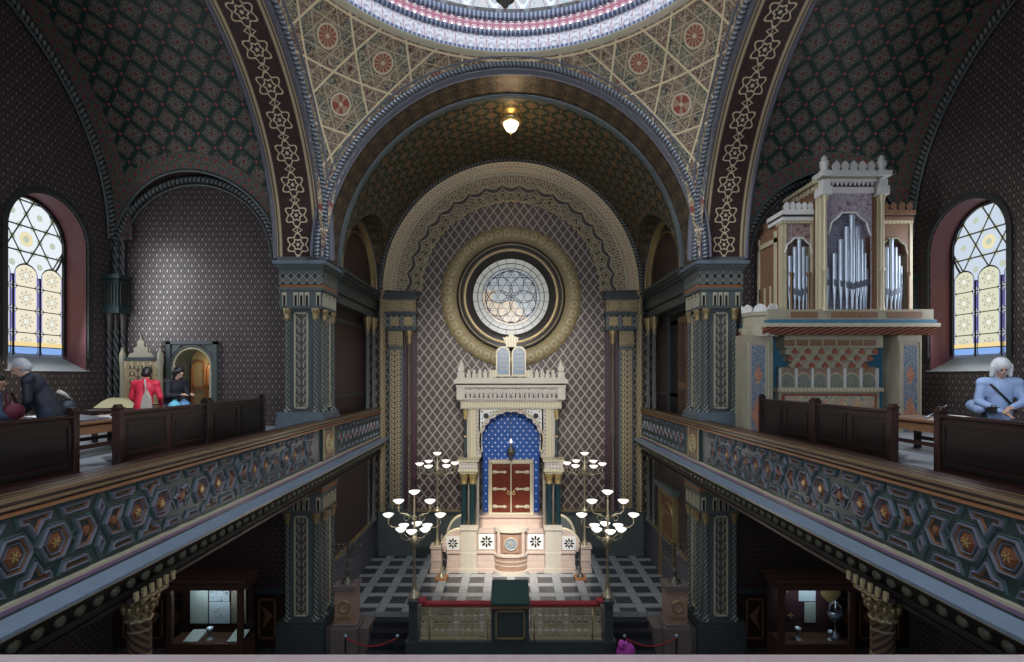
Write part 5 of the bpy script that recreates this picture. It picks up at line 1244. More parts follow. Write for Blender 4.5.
bg = thing('backpack', 'bright magenta bag below the right stairs near the lamp standard', 'bag', (2.85, 12.7, -7.1))
m = MB().ball((2.85, 12.7, -6.85), (.24, .14, .26), 12).ball((2.74, 12.66, -6.66), (.10, .10, .14), 8); m.build('body', 'magenta', bg)
MB().tube([(2.72, 12.6, -6.65), (2.76, 12.54, -6.55), (2.84, 12.6, -6.5), (2.9, 12.64, -6.6)], .015, 6).build('strap', 'magenta', bg)
bn = thing('bench', 'dark wooden bench under the magenta bag', 'bench', (2.9, 12.7, NAVE)); MB().box(2.3, 3.8, 12.45, 12.95, -7.16, -7.10).build('seat', 'wood_dark', bn)
for xx in (2.35, 3.7): MB().box(xx, xx+.06, 12.48, 12.92, NAVE, -7.16).build('end_panel', 'wood_dark', bn)

# gilt door frame on the right apse wall under the gallery
side(-1); m = MB()
for (a, b, c, d_) in ((16.2, 16.35, DAIS, -4.0), (17.75, 17.9, DAIS, -4.0), (16.2, 17.9, -4.0, -3.8)): m.mat(0).box(-5.3, -5.15, a, b, c, d_)
m.mat(1).box(-5.3, -5.05, 16.05, 18.05, -3.80, -3.62); m.mat(2).box(-5.3, -5.25, 16.35, 17.75, DAIS, -4.0); m.mat(0)
for z in (-6.2, -5.4, -4.6): m.box(-5.26, -5.22, 16.5, 17.6, z, z+.06)
m.torus((-5.24, 17.05, -4.75), Y_, Z_, X_, .5, .04, 0, pi, 20, 0, 6)
struct('door_2', m, ['gold_dark', 'paint_green', 'wood_mid']); side(1)

# dark doorway with a wooden door leaf at gallery level, right side of the apse
m = MB(); m.mat(0).box(5.56, 5.60, 15.9, 17.9, GAL, 2.1); m.mat(1)
for (a, b, c, d_) in ((15.8, 15.95, GAL, 2.2), (17.85, 18.0, GAL, 2.2), (15.8, 18.0, 2.1, 2.25)): m.box(5.50, 5.62, a, b, c, d_)
m.mat(2).box(5.46, 5.56, 16.0, 16.75, GAL, 1.9); m.mat(3).box(5.44, 5.47, 16.1, 16.65, -.2, 1.7).box(5.44, 5.47, 16.1, 16.65, GAL+.15, -.4)
struct('door_3', m, ['dark_void', 'paint_teal', 'wood_mid', 'wood_dark'])

# ------------------------------------------------------------ lamps hanging from the vaults
y = 15.95; L = thing('ceiling_lamp', 'lit glass ceiling lamp hanging at the crown of the apse vault', 'lamp', (0, y, 8.3))
MB().lathe([(.30, 8.29), (.28, 8.24), (.10, 8.22), (.03, 8.16), (.03, 8.10)], 0, y, 20).build('ceiling_rose', 'gold', L)
for i in range(3):
    a = i*2*pi/3+.5; MB().tube([(0, y, 8.12), (.26*cos(a), y+.26*sin(a), 8.0)], .012, 5).build('chain', 'gold', L)
MB().lathe([(.30, 8.03), (.37, 7.99), (.36, 7.90), (.25, 7.86)], 0, y, 24).build('ring', 'gold', L)
MB().lathe([(.25, 7.88), (.22, 7.78), (.15, 7.66), (.06, 7.60), (.0, 7.58)], 0, y, 20).build('lamp_shade', 'lamp_warm', L); MB().lathe([(.03, 7.58), (.0, 7.5)], 0, y, 8).build('finial', 'gold', L)
light('apse_lamp_light', 'POINT', (0, y, 7.35), 26, (1, .72, .42), .2); light('apse_lamp_up_light', 'POINT', (0, y, 8.13), 6, (1, .66, .32), .05)
C = thing('chandelier', 'dark round chandelier boss hanging under the dome at the top edge', 'chandelier', (-.1, YC, 6.5))
MB().lathe([(.0, 6.38), (.05, 6.42), (.09, 6.50), (.17, 6.56), (.19, 6.66), (.10, 6.76), (.05, 6.86), (.05, 7.2), (.16, 7.3), (.18, 7.45), (.05, 7.6), (.03, 8.0)], -.1, YC, 20).build('boss', 'bronze', C)
MB().tube([(-.1, YC, 8.0), (-.1, YC, 15.2)], .02, 6).build('rod', 'bronze', C)
for i in range(8):
    a = i*pi/4; MB().tube([(-.1, YC, 7.3), (-.1+.5*cos(a), YC+.5*sin(a), 7.2), (-.1+.8*cos(a), YC+.8*sin(a), 7.5)], .018, 6).build('arm', 'bronze', C)
    MB().lathe([(.02, 7.5), (.07, 7.53), (.09, 7.62), (.05, 7.66)], -.1+.8*cos(a), YC+.8*sin(a), 8).build('lamp_shade', 'lamp_glass', C)

# ------------------------------------------------------------ exhibition cases under the galleries
MT['pane'] = None
g = G('pane'); g.b.inputs['Transmission Weight'].default_value = 1; g.b.inputs['IOR'].default_value = 1.05; MT['pane'] = g.out((.9,.95,.95), .02)
for s in (-1, 1):
    side(s); x0, x1, y0, y1 = -8.95, -7.0, 13.3, 14.0; zt = -5.35
    c = thing('display_case', lr('tall dark wood exhibition case under the left gallery', 'tall dark wood exhibition case under the right gallery'), 'display case', ((x0+x1)/2, 13.7, NAVE), 'exhibition cases')
    MB().box(x0, x1, y0, y1, NAVE, -6.98).build('base', 'case_wood', c)
    MB().box(x0, x1, y1-.05, y1, -6.98, zt-.2).build('back_panel', lr('wood_dark', 'paint_maroon'), c)
    for (a, b) in ((x0, x0+.12), (x1-.12, x1)):
        MB().box(a, b, y0, y0+.12, -6.98, zt-.2).build('post', 'case_wood', c)
    bevel(MB().box(x0-.08, x1+.08, y0-.08, y1, zt-.2, zt).box(x0-.14, x1+.14, y0-.14, y1, zt, zt+.07).build('cornice', 'case_wood', c), .015)
    MB().box(x0+.12, x1-.12, y0+.04, y0+.05, -6.98, zt-.2).build('glass_pane', 'pane', c)
    MB().box(x1-.05, x1-.04, y0+.12, y1-.05, -6.98, zt-.2).build('glass_pane', 'pane', c)
    light('case_light', 'AREA', ((x0+x1)/2*s, y0+.3, zt-.24), 7 if s > 0 else 5, (.85,.95,1), 1.2, .2, aim=((x0+x1)/2*s, y0+.32, -8))
def flat(name, label, cat, x0, x1, z0, z1, y, mt, grp=None):
    return tag(MB().box(x0, x1, y-.015, y, z0, z1).build(name, mt), label, cat, grp)
MT['poster_pale'] = plain('poster_pale', (.46,.54,.52), .6); MT['poster_blue'] = plain('poster_blue', (.55,.66,.74), .5)
g = G('printed'); c = g.mix(scroll(g, 9, .06), (.12,.15,.19), (.6,.7,.78)); MT['printed'] = g.out(c, .5)
g = G('printed_brown'); c = g.mix(scroll(g, 12, .05), (.10,.10,.085), (.32,.30,.24)); MT['printed_brown'] = g.out(c, .5)
YP = 13.93
flat('poster', 'pale green-grey text panel, left inside the left case', 'poster', -8.72, -8.24, -6.72, -5.62, YP, 'poster_pale')
flat('document', 'dark blue-grey illustrated sheet, top centre of the left case', 'document', -8.2, -7.66, -6.12, -5.6, YP, 'printed')
fr3 = thing('framed_picture', 'pale blue framed picture with dark centre in the left case', 'picture', (-7.92, YP, -6.7)); MB().box(-8.2, -7.64, YP-.02, YP, -6.72, -6.14).build('mount', 'poster_blue', fr3); MB().box(-8.06, -7.80, YP-.03, YP-.02, -6.58, -6.28).build('picture', 'printed', fr3)
flat('document', 'brownish printed sheet, right inside the left case', 'document', -7.6, -7.2, -6.72, -5.62, YP, 'printed_brown')
def goblet(x, y, z, label, m_='silver', k=1.0):
    o = MB().lathe([(.10*k, z), (.09*k, z+.02), (.025*k, z+.05), (.02*k, z+.14*k), (.05*k, z+.17*k), (.08*k, z+.22*k), (.085*k, z+.30*k), (.07*k, z+.30*k), (.03*k, z+.2*k)], x, y, 12).build('goblet', m_); return tag(o, label, 'goblet', 'silver vessels in the cases')
goblet(-8.0, 13.6, -6.98, 'silver goblet in front of the framed picture in the left case')
for j, x in enumerate((-8.6, -7.45)): tag(MB().prism([(0, 0), (.45, 0), (.45, .12), (0, .02)], lambda a, b, d: (x+d, 13.42+a, -6.98+b), 0, .38).build('book', 'poster_pale'), ('open pale book at the left foot of the left case', 'open pale book at the right foot of the left case')[j], 'book', 'books in the left case')
flat('poster', 'white sheet with a drawing, upper middle of the right case', 'poster', 7.82, 8.28, -6.12, -5.62, YP, 'poster_blue')
flat('document', 'greenish-grey small sheet, lower middle of the right case', 'document', 7.98, 8.28, -6.7, -6.16, YP, 'poster_pale')
hd = thing('crown_ornament', 'silver crown ornament on the right of the right case', 'crown', (8.68, 13.7, -6.98))
MB().lathe([(.14, -6.98), (.12, -6.9), (.03, -6.85), (.03, -6.6), (.16, -6.5), (.19, -6.36), (.14, -6.3)], 8.68, 13.7, 12).build('bowl', 'silver_dark', hd)
for i in range(6): a = i*pi/3; MB().tube([(8.68+.17*cos(a), 13.7+.17*sin(a), -6.34), (8.68+.15*cos(a), 13.7+.15*sin(a), -6.15), (8.68, 13.7, -6.02)], .014, 5).build('arch', 'silver_dark', hd)
sh = tag(MB().prism([(8.42, -5.8), (8.95, -5.8), (8.95, -5.95), (8.68, -6.2), (8.42, -5.95)], lambda a, b, d: (a, YP-.03+d, b), 0, .02).build('torah_shield', 'gold_dark'), 'gilt pointed shield hanging upper right in the right case', 'shield')
for j, (x, z) in enumerate(((7.5, -5.8), (8.68, -5.74), (7.6, -6.5))): tag(MB().prism([(x+.09*(1 if i % 2 == 0 else .4)*cos(i*pi/4), z+.09*(1 if i % 2 == 0 else .4)*sin(i*pi/4)) for i in range(8)], lambda a, b, d: (a, YP-.04+d, b), 0, .02).build('star_ornament', 'gold'), ('small gilt star left of the white sheet in the right case', 'small gilt star above the shield in the right case', 'small gilt star low on the left of the right case')[j], 'ornament', 'ornaments in the right case')
goblet(7.62, 13.6, -6.98, 'small silver goblet at the left of the right case'); goblet(8.45, 13.55, -6.98, 'silver goblet left of the crown in the right case', k=.8)

# ------------------------------------------------------------ the organ on the right gallery
side(1)
og = thing('pipe_organ', 'large painted organ with silver pipes on the right gallery', 'organ', (8.4, 13.8, GAL))
YW, YT = 13.20, 12.80            # front of the wings, front of the tower
def crest(x0, x1, y, z, n, parent, mt='organ_white', h=.26):
    w_ = (x1-x0)/n
    for i in range(n):
        c = x0+w_*(i+.5)
        MB().prism([(c-w_*.44, z), (c+w_*.44, z), (c+w_*.44, z+h*.12), (c+w_*.30, z+h*.22), (c+w_*.42, z+h*.45), (c+w_*.40, z+h*.65), (c+w_*.22, z+h*.85), (c, z+h), (c-w_*.22, z+h*.85), (c-w_*.40, z+h*.65), (c-w_*.42, z+h*.45), (c-w_*.30, z+h*.22), (c-w_*.44, z+h*.12)], lambda a, b, d: (a, y+d, b), 0, .06).build('crest_merlon', mt, parent)
def front(x0, x1, y, z0, z1, spring, hw, mt):
    """screen with a lobed pointed opening for the pipes"""
    cx = (x0+x1)/2; m = MB()
    pts = [(-hw, z0)]+[(-hw*(1-t)**.0*cos(a)*(1-.07*abs(sin(a*5))), spring+hw*1.05*sin(a)*(1-.07*abs(sin(a*5)))*(1+.10*sin(a)**6)) for a, t in [(q, 0) for q in lin(0, pi, 40)]]+[(hw, z0)]
    pts = [(cx+a, b) for a, b in pts]
    for a, b in zip(pts, pts[1:]):
        if abs(a[0]-b[0]) < 1e-4 or a[1] == z0 or b[1] == z0: continue
    up = pts[1:-1]
    for a, b in zip(up, up[1:]): m.quad([(a[0], y, a[1]), (b[0], y, b[1]), (b[0], y, z1), (a[0], y, z1)]); m.quad([(a[0], y, a[1]), (b[0], y, b[1]), (b[0], y+.14, b[1]), (a[0], y+.14, a[1])])
    for (q0, q1) in ((x0, up[0][0]), (up[-1][0], x1)): m.quad([(q0, y, z0), (q1, y, z0), (q1, y, z1), (q0, y, z1)])
    o = m.build('pipe_screen', mt, og); r = MB(); r.tube([(a, y-.015, b) for a, b in up], .025, 6); r.build('screen_moulding', 'organ_white' if mt != 'organ_brown' else 'organ_cream', o)
def pipes(cx, w_, n, z0, zl, ztops, y, bow):
    for i in range(n):
        t = (i-(n-1)/2)/((n-1)/2); x = cx+t*w_/2*.93; r = w_/n*.50; yy = y-bow*(1-t*t); zm = zl+.14*abs(t)-.05
        top = ztops[0]+(ztops[1]-ztops[0])*(1-abs(t))**.9
        p = MB().lathe([(.018, z0), (r*.45, z0+.25), (r*.98, zm-.03), (r, zm), (r, zm+.02), (r, top-.02), (r*.96, top), (r*.8, top-.03)], x, yy, 12).build('pipe', 'silver', og)
        q = MB(); q.prism([(x-r*.8, zm-.03), (x+r*.8, zm-.03), (x+r*.9, zm+.14), (x, zm+.10), (x-r*.9, zm+.14)], lambda a, b, d: (a, yy-r-.01+d, b), 0, .02); q.build('pipe_mouth', 'silver_dark', p)
# tower
tx0, tx1 = 7.74, 9.34
MB().box(tx0+.1, tx1-.1, YT+.25, 14.5, 1.1, 5.0).box(7.05, 10.3, YW+.25, 14.5, 1.1, 4.25).build('case_body', 'organ_brown', og)
m = MB(); m.mat(1).quad([(tx0+.02, YT+.1, 1.1), (tx0+.02, 14.5, 1.1), (tx0+.02, 14.5, 5.0), (tx0+.02, YT+.1, 5.0)]); m.mat(0)
for yy in (YT+.06, 13.9): m.box(tx0-.02, tx0+.05, yy, yy+.14, 1.1, 4.9)
for i in range(9): m.box(tx0-.06, tx0+.02, YT+.2+i*.18, YT+.29+i*.18, 4.70, 4.82)
m.box(tx0-.1, tx0+.05, YT+.05, 14.4, 4.86, 4.95); m.build('tower_side', ['cream_gold', 'organ_brown'], og)
MB().quad([(tx0+.25, YT+.22, 1.1), (tx1-.25, YT+.22, 1.1), (tx1-.25, YT+.22, 4.6), (tx0+.25, YT+.22, 4.6)]).build('back_screen', 'organ_arab_blue', og)
front(tx0+.13, tx1-.32, YT, 1.6, 4.56, 3.50, .54, 'organ_arab_pale')
for x in (tx0+.08, tx1-.10):
    m = MB(); m.mat(0).lathe([(.08, 1.62), (.05, 1.75), (.045, 2.6), (.075, 2.65), (.05, 2.7), (.045, 4.3), (.09, 4.5)], x, YT-.05, 10); m.mat(0).box(x-.06, x+.06, YT, YT+.3, 1.62, 4.5)
    m.build('tower_column', 'cream_gold', og)
    if x > tx0+.5: MB().box(tx1-.33, tx1-.14, YT+.04, YT+.3, 1.62, 4.5).build('tower_corner', 'organ_brown', og)
    Q = lambda z: 4.56+(z-4.42)*.73
    m = MB(); m.box(x-.12, x+.12, YT-.16, YT+.2, 4.5, Q(4.62)).box(x-.09, x+.09, YT-.13, YT+.15, Q(4.62), Q(4.86)).box(x-.15, x+.15, YT-.2, YT+.25, Q(4.95), Q(5.12)).lathe([(.12, Q(5.12)), (.12, Q(5.2)), (.08, Q(5.24)), (.11, Q(5.36)), (.11, Q(5.5)), (.07, Q(5.55)), (.08, Q(5.62)), (.0, Q(5.74))], x, YT-.02, 8).build('tower_finial', 'organ_white', og)
m = MB(); m.mat(0).box(tx0+.2, tx1-.30, YT-.06, YT+.25, Q(4.42), Q(4.62)); m.mat(1).box(tx0+.2, tx1-.30, YT-.03, YT+.25, Q(4.62), Q(4.78)); m.mat(0).box(tx0+.2, tx1-.28, YT-.12, YT+.25, Q(4.78), Q(4.86)).box(tx0+.2, tx1-.28, YT-.16, YT+.25, Q(4.96), Q(5.12)); m.mat(2).box(tx0+.2, tx1-.28, YT-.1, YT+.25, Q(4.86), Q(4.96))
m.mat(0)
for i in range(10):
    x = tx0+.24+i*.108; m.prism([(x, Q(4.80)), (x+.08, Q(4.80)), (x+.04, Q(4.66))], lambda a, b, d: (a, YT-.08+d, b), 0, .05)
m.build('tower_cornice', ['organ_white', 'paint_maroon', 'organ_cream'], og)
crest(tx0+.22, tx1-.30, YT-.12, Q(5.12), 5, og, h=.27)
pipes(8.46, 1.04, 9, 1.66, 2.22, (2.7, 4.0), YT+.10, .20)
# wings
for (a, b, k) in ((7.0, tx0+.02, 0), (tx1-.04, 10.32, 1)):
    cx = (a+b)/2+(.03 if k == 0 else -.04); mt = ('organ_arabesque', 'organ_brown')[k]; wm = ('organ_white', 'organ_brown')[k]  # right wing's shade is painted in with the brown material
    MB().quad([(a, YW+.24, 1.1), (b, YW+.24, 1.1), (b, YW+.24, 3.95), (a, YW+.24, 3.95)]).build('back_screen', 'organ_arabesque', og)
    front(a+.10, b-.04, YW, 1.6, 4.0, 3.15, .37, mt)
    m = MB(); m.mat(0).box(a, a+.11, YW-.02, YW+.3, 1.1, 4.0).box(b-.05, b+.02, YW-.02, YW+.3, 1.1, 4.0); m.mat(0).box(a-.02, b+.02, YW-.04, YW+.3, 3.93, 4.0); m.build('wing_frame', 'cream_gold', og)
    m = MB(); m.mat(0).box(a-.03, b+.02, YW-.06, 13.9, 4.0, 4.09); m.mat(1).box(a-.03, b+.02, YW-.04, 13.9, 4.09, 4.14); m.mat(0).box(a-.06, b+.04, YW-.1, 13.9, 4.14, 4.25); m.build('wing_cornice', [wm, 'paint_maroon'], og)
    crest(a, b, YW-.08, 4.25, 5, og, wm, .22)
    pipes(cx, .70, 7, 1.66, 2.12, (2.85, 3.52), YW+.08, .12)
    for x in (a+.19, b-.12): MB().lathe([(.05, 1.62), (.03, 1.7), (.028, 2.55), (.05, 2.6), (.06, 2.66)], x, YW-.06, 8).build('small_column', 'organ_brown', og)
# left side of the case, facing the nave
m = MB(); m.mat(0).box(6.96, 7.06, YW+.2, 14.5, 1.1, 3.9); m.mat(1)
for (y0, y1, z0, z1) in ((YW+.2, YW+.3, 1.1, 3.8), (14.3, 14.4, 1.1, 3.8), (YW+.2, 14.4, 3.5, 3.62)): m.box(6.92, 6.97, y0, y1, z0, z1)
for i in range(3): m.box(6.93, 6.97, YW+.5+i*.3, YW+.54+i*.3, 1.3, 2.4)
m.build('case_side', ['organ_brown', 'cream_gold'], og)
# gallery-level entablature and turret
EY = 12.72
m = MB(); m.mat(0).box(6.4, 10.5, EY, 14.5, 1.40, 1.66); m.mat(1).box(6.36, 10.54, EY-.05, 14.5, 1.31, 1.40); m.mat(2).box(6.3, 10.6, EY-.09, 14.5, 1.22, 1.31); m.mat(3)
for (a, b) in ((6.95, 7.6), (7.95, 9.1), (9.35, 10.2)): m.box(a, b, EY-.02, EY, 1.46, 1.60)
m.build('entablature', ['organ_cream', 'organ_blue', 'paint_cream', 'organ_brown'], og)
MB().prism([(EY-.06, 1.22), (EY+.12, 1.04), (14.5, 1.04), (14.5, 1.22)], lambda a, b, d: (d, a, b), 6.3, 10.6).build('dentil_cornice', 'dentil_red', og)
MB().lathe([(.46, 1.0), (.46, 1.16), (.42, 1.2), (.40, 1.5), (.44, 1.54), (.44, 1.62)], 6.42, 13.25, 8, smooth=False).build('turret', 'organ_cream', og)
for i in range(8):
    a = i*pi/4+pi/8; c = (6.42+.42*cos(a), 13.25+.42*sin(a)); tx, ty = -sin(a), cos(a)
    MB().prism([(-.14, 1.62), (.14, 1.62), (.15, 1.70), (.11, 1.77), (0, 1.83), (-.11, 1.77), (-.15, 1.70)], lambda p, q, d: (c[0]+tx*p-cos(a)*d, c[1]+ty*p-sin(a)*d, q), 0, .04).build('crest_merlon', 'organ_white', og)
# console below: two pilasters with arabesque panels, niches between
for (a, b) in ((5.85, 6.60), (9.75, 10.35)):
    MB().box(a, b, 12.9, 13.35 if a < 7 else 14.5, GAL, 1.04).build('pier', 'organ_cream', og); c = (a+b)/2
    MB().prism([(-.21, 0), (.21, 0), (.21, 2.2), (-.21, 2.2)], lambda u, v, d: (c+u, 12.88+d, -1.42+v), 0, .02).build('painted_panel', 'organ_panel', og)
    for x in (c-.26, c+.23): MB().box(x, x+.03, 12.86, 12.9, -1.45, .86).build('panel_moulding', 'paint_cream', og)
MB().box(5.85, 10.4, 12.84, 13.5, GAL, GAL+.16).build('plinth', 'paint_teal', og)
MB().box(6.60, 9.75, 13.45, 14.5, GAL, 1.04).build('console_back', 'organ_blue', og)
m = MB(); x0, x1 = 6.95, 9.45
for i, (z0, z1, o) in enumerate(((.72, 1.04, .0), (.55, .72, -.10), (.38, .55, -.18), (.20, .38, -.26))):
    m.mat(0 if i == 0 else 1).box(x0+.3-.1*(3-i), x1-.3+.1*(3-i), 13.0-o*.9, 13.5, z0, z1)
m.mat(2)
for i in range(7):
    x = x0+.1+i*.345
    m.box(x-.14, x+.14, 12.98, 13.0, .77, .92)
for r, (z, o) in enumerate(((.57, .10), (.40, .18), (.22, .26))):
    for i in range(14-r):
        x = x0+.12+i*.172+r*.09; m.mat(3 if (i+r) % 2 else 0).prism([(x-.07, z), (x+.07, z), (x+.07, z+.08), (x, z+.14), (x-.07, z+.08)], lambda a, b, d: (a, 12.97+o*.9+d, b), 0, .04)
m.build('muqarnas', ['organ_cream', 'paint_cream', 'organ_brown', 'organ_red'], og)
MB().prism([(0, 0), (2.52, 0), (2.52, .68), (0, .68)], lambda u, v, d: (6.95+u, 13.28+d, -.45+v), 0, .1).build('niche_row', 'organ_niche', og)
for i in range(7): MB().box(6.93+i*.42, 6.98+i*.42, 13.22, 13.28, -.30, .20).build('niche_colonnette', 'organ_white', og)
MB().box(6.85, 9.55, 13.12, 13.4, -.40, -.30).build('console_shelf', 'cream_gold', og)
m = MB(); m.mat(0).box(6.9, 9.5, 13.2, 13.4, GAL, -.40); m.mat(1).prism([(0, 0), (2.3, 0), (2.3, .46), (0, .46)], lambda u, v, d: (7.05+u, 13.17+d, -.97+v), 0, .03); m.mat(2).box(6.98, 9.42, 13.18, 13.2, -1.02, -.46); m.build('lower_panel', ['organ_cream', 'organ_frieze', 'organ_red'], og)

# ------------------------------------------------------------ people on the galleries
MT['skin'] = plain('skin', (.52,.31,.23), .55, 0, .08, 8)
def fuse(name, mb, mt, parent, vox=.012, sm=6):
    o = mb.build(name, mt, parent); r = o.modifiers.new('fuse', 'REMESH'); r.mode = 'VOXEL'; r.voxel_size = vox; r.use_smooth_shade = True
    q = o.modifiers.new('soft', 'SMOOTH'); q.factor = .5; q.iterations = sm; return o
def person(label, loc, rz, lean, skin, jacket, trousers, hair, hairlen=0, arms=None, head_down=0.0, jk_len=.0, H=1.70, hairpuff=.02):
    """standing figure facing -Y in its own frame, feet at z=0"""
    t = bpy.data.objects.new('person', None); COL.objects.link(t); t.location = loc; t.rotation_euler = (0, 0, rz); tag(t, label, 'person'); ORG[t.name] = (0, 0, 0)
    k = H/1.70
    hip = Vector((0, 0, .92*k)); ca, sa = cos(lean), sin(lean)
    def up(x, y, z): return Vector((x*k, hip.y+(y*ca - z*sa)*k, hip.z+(z*ca+y*sa)*k))   # torso frame leaning forward (-y)
    chest, neck = up(0, 0, .40), up(0, 0.01, .53); hd = up(0, -.02-.05*head_down, .665-.02*head_down)
    sh = {sg: up(sg*.185, 0, .46) for sg in (1, -1)}
    arms = arms or {1: ((.24, -.12, .22), (.16, -.34, .26)), -1: ((-.24, -.12, .22), (-.16, -.34, .26))}
    body = MB(); body.ball(up(0, 0, .0), (.155*k, .11*k, .13*k), 14); body.cap(up(0,0,.02), up(0,0,.25), .125*k, .125*k, 14); body.ball(up(0,0,.36), (.165*k, .105*k, .17*k), 14)
    body.cap(sh[1], sh[-1], .065*k, .065*k); body.cap(up(0,0,.44), up(0,-.01,.60), .062*k, .052*k)
    a0 = lean*.6+head_down
    def hp(x, y, z): return hd+Vector((x*k, (y*cos(a0)-z*sin(a0))*k, (z*cos(a0)+y*sin(a0))*k))
    body.ball(hp(0, .012, .03), (.074*k, .093*k, .098*k), 16); body.cap(hp(0, -.025, -.02), hp(0, -.045, -.075), .058*k, .034*k); body.cap(hp(0, -.088, .012), hp(0, -.108, -.022), .010*k, .014*k, 8)
    body.cap(hp(0, -.075, .028), hp(0, -.080, .030), .03*k, .03*k, 8); body.ball(hp(.076, .01, .0), (.012*k, .02*k, .03*k), 8); body.ball(hp(-.076, .01, .0), (.012*k, .02*k, .03*k), 8)
    body.cap(hp(-.02, -.083, -.048), hp(.02, -.083, -.048), .010*k, .010*k, 8)
    jk = MB(); tr = MB()
    for sg in (1, -1):
        el, wr = (up(*q) for q in arms[sg]); body.cap(sh[sg], el, .050*k, .040*k); body.cap(el, wr, .040*k, .026*k)
        d = (wr-el).normalized(); sd = d.cross(Vector((0,0,1))).normalized(); pm = wr+d*.05*k
        body.cap(wr, pm+d*.02*k, .026*k, .034*k)
        for j in range(4):
            b0 = pm+d*.03*k+sd*(j-1.5)*.019*k; L = (.030, .036, .034, .026)[j]*k; b1 = b0+d*L+Vector((0,0,-.008)); body.cap(b0, b1, .010, .009, 6); body.cap(b1, b1+d*L*.7+Vector((0,0,-.02)), .009, .0085, 6)
        th = wr+d*.02*k+sd*sg*-.03*k; body.cap(th, th+d*.035*k+sd*sg*-.02*k, .012, .010, 6)
        jk.cap(sh[sg], el, .068*k, .058*k); jk.cap(el, wr-d*.015, .058*k, .045*k)
        hp_ = hip+Vector((sg*.085*k, 0, -.02)); kn = Vector((sg*.095*k, -.02, .50*k)); an = Vector((sg*.10*k, .02, .09*k))
        body.cap(hp_, kn, .085*k, .058*k); body.cap(kn, an, .056*k, .038*k); body.cap(an+Vector((0,.03,-.04)), an+Vector((0,-.15,-.05)), .04*k, .035*k)
        tr.cap(hp_, kn, .100*k, .074*k); tr.cap(kn, an+Vector((0,0,.02)), .074*k, .060*k)
        MB().cap(an+Vector((0,.05,-.045)), an+Vector((0,-.17,-.05)), .044*k, .040*k).build('shoe', 'black', t)
    tr.ball(hip, (.17*k, .13*k, .12*k), 12)
    jk.ball(up(0,0,.36), (.190*k, .135*k, .19*k), 14); jk.cap(up(0,0,.02-jk_len), up(0,0,.28), .165*k, .145*k, 16); jk.cap(sh[1], sh[-1], .085*k, .085*k); jk.cap(up(0,.01,.46), up(0,.005,.535), .085*k, .065*k)
    fuse('body', body, skin, t, .010, 2); fuse('jacket', jk, jacket, t, .016, 5); fuse('trousers', tr, trousers, t, .016, 4)
    hr = MB(); hr.ball(hp(0, .05, .0), ((.078+hairpuff)*k, (.075+hairpuff)*k, (.085)*k), 14); hr.ball(hp(0, .03, .052), ((.080+hairpuff)*k, (.092+hairpuff)*k, (.088+hairpuff)*k), 16)
    if hairlen: 
        hr.ball(hp(0, .055, -.02), ((.085+hairpuff)*k, .065*k, (.09+hairlen*.4)*k), 14)
        for sg in (1, -1): hr.cap(hp(sg*(.075+hairpuff*.5), .0, .05), hp(sg*(.085+hairpuff*.6), -.01, -.03-hairlen), (.030+hairpuff*.3)*k, .026*k)
    fuse('hair', hr, hair, t, .010, 2)
    for sg in (1, -1): MB().ball(hp(sg*.030, -.086, .012), (.012*k, .008*k, .008*k), 8).build('eye', 'black', t)
    return t, up, hp
MT['denim'] = plain('denim', (.03,.04,.07), .8); MT['red_jacket'] = plain('red_jacket', (.55,.02,.05), .6, 0, .2, 9); MT['black_coat'] = plain('black_coat', (.012,.012,.02), .7, 0, .3, 9)
MT['navy_coat'] = plain('navy_coat', (.012,.016,.028), .6, 0, .3, 9); MT['blue_jacket'] = plain('blue_jacket', (.30,.40,.62), .6, 0, .25, 7); MT['purple_top'] = plain('purple_top', (.05,.07,.13), .8, 0, .3, 9)
MT['hair_grey'] = plain('hair_grey', (.40,.40,.42), .6, 0, .3, 40); MT['hair_dark'] = plain('hair_dark', (.012,.010,.010), .5); MT['hair_white'] = plain('hair_white', (.62,.62,.62), .6, 0, .3, 40)
MT['bag_cream'] = plain('bag_cream', (.38,.35,.30), .8); MT['bag_wine'] = plain('bag_wine', (.12,.015,.03), .7); MT['bag_blue'] = plain('bag_blue', (.10,.22,.42), .6, 0, .4, 12); MT['bag_teal'] = plain('bag_teal', (.12,.42,.55), .5, 0, .4, 14)
side(1)
# left edge: man bending over, seen from the side
person('grey-haired man in dark navy coat leaning forward at the left pew', (-6.64, 7.36, GF), R(-60), .42, 'skin', 'navy_coat', 'denim', 'hair_grey', 0, {1: ((.23, -.10, .20), (.14, -.30, .10)), -1: ((-.23, -.10, .20), (-.14, -.30, .10))}, .25, .12, 1.72, .006)
b_ = thing('shoulder_bag', 'dark blue shoulder bag hanging at the back of the navy coat', 'bag', (-6.62, 7.66, -.5)); m = MB(); m.ball((-6.60, 7.62, -.46), (.10, .12, .13), 10); m.build('body', 'navy_coat', b_); MB().tube([(-6.56, 7.62, -.36), (-6.55, 7.5, -.26), (-6.56, 7.42, -.22)], .03, 6).build('strap', 'bag_cream', b_)
person('person in blue-purple top at the far left edge, back turned', (-6.80, 6.42, GF-.1), R(160), .40, 'skin', 'purple_top', 'denim', 'hair_dark', 0, None, .3, .05, 1.60, .0)
b_ = thing('handbag', 'wine-red handbag held by the person at the far left edge', 'bag', (-6.52, 6.7, -.5)); MB().ball((-6.50, 6.70, -.46), (.07, .14, .11), 12).build('body', 'bag_wine', b_); MB().tube([(-6.50, 6.62, -.40), (-6.54, 6.64, -.24), (-6.56, 6.72, -.22), (-6.52, 6.78, -.40)], .014, 6).build('strap', 'bag_wine', b_)
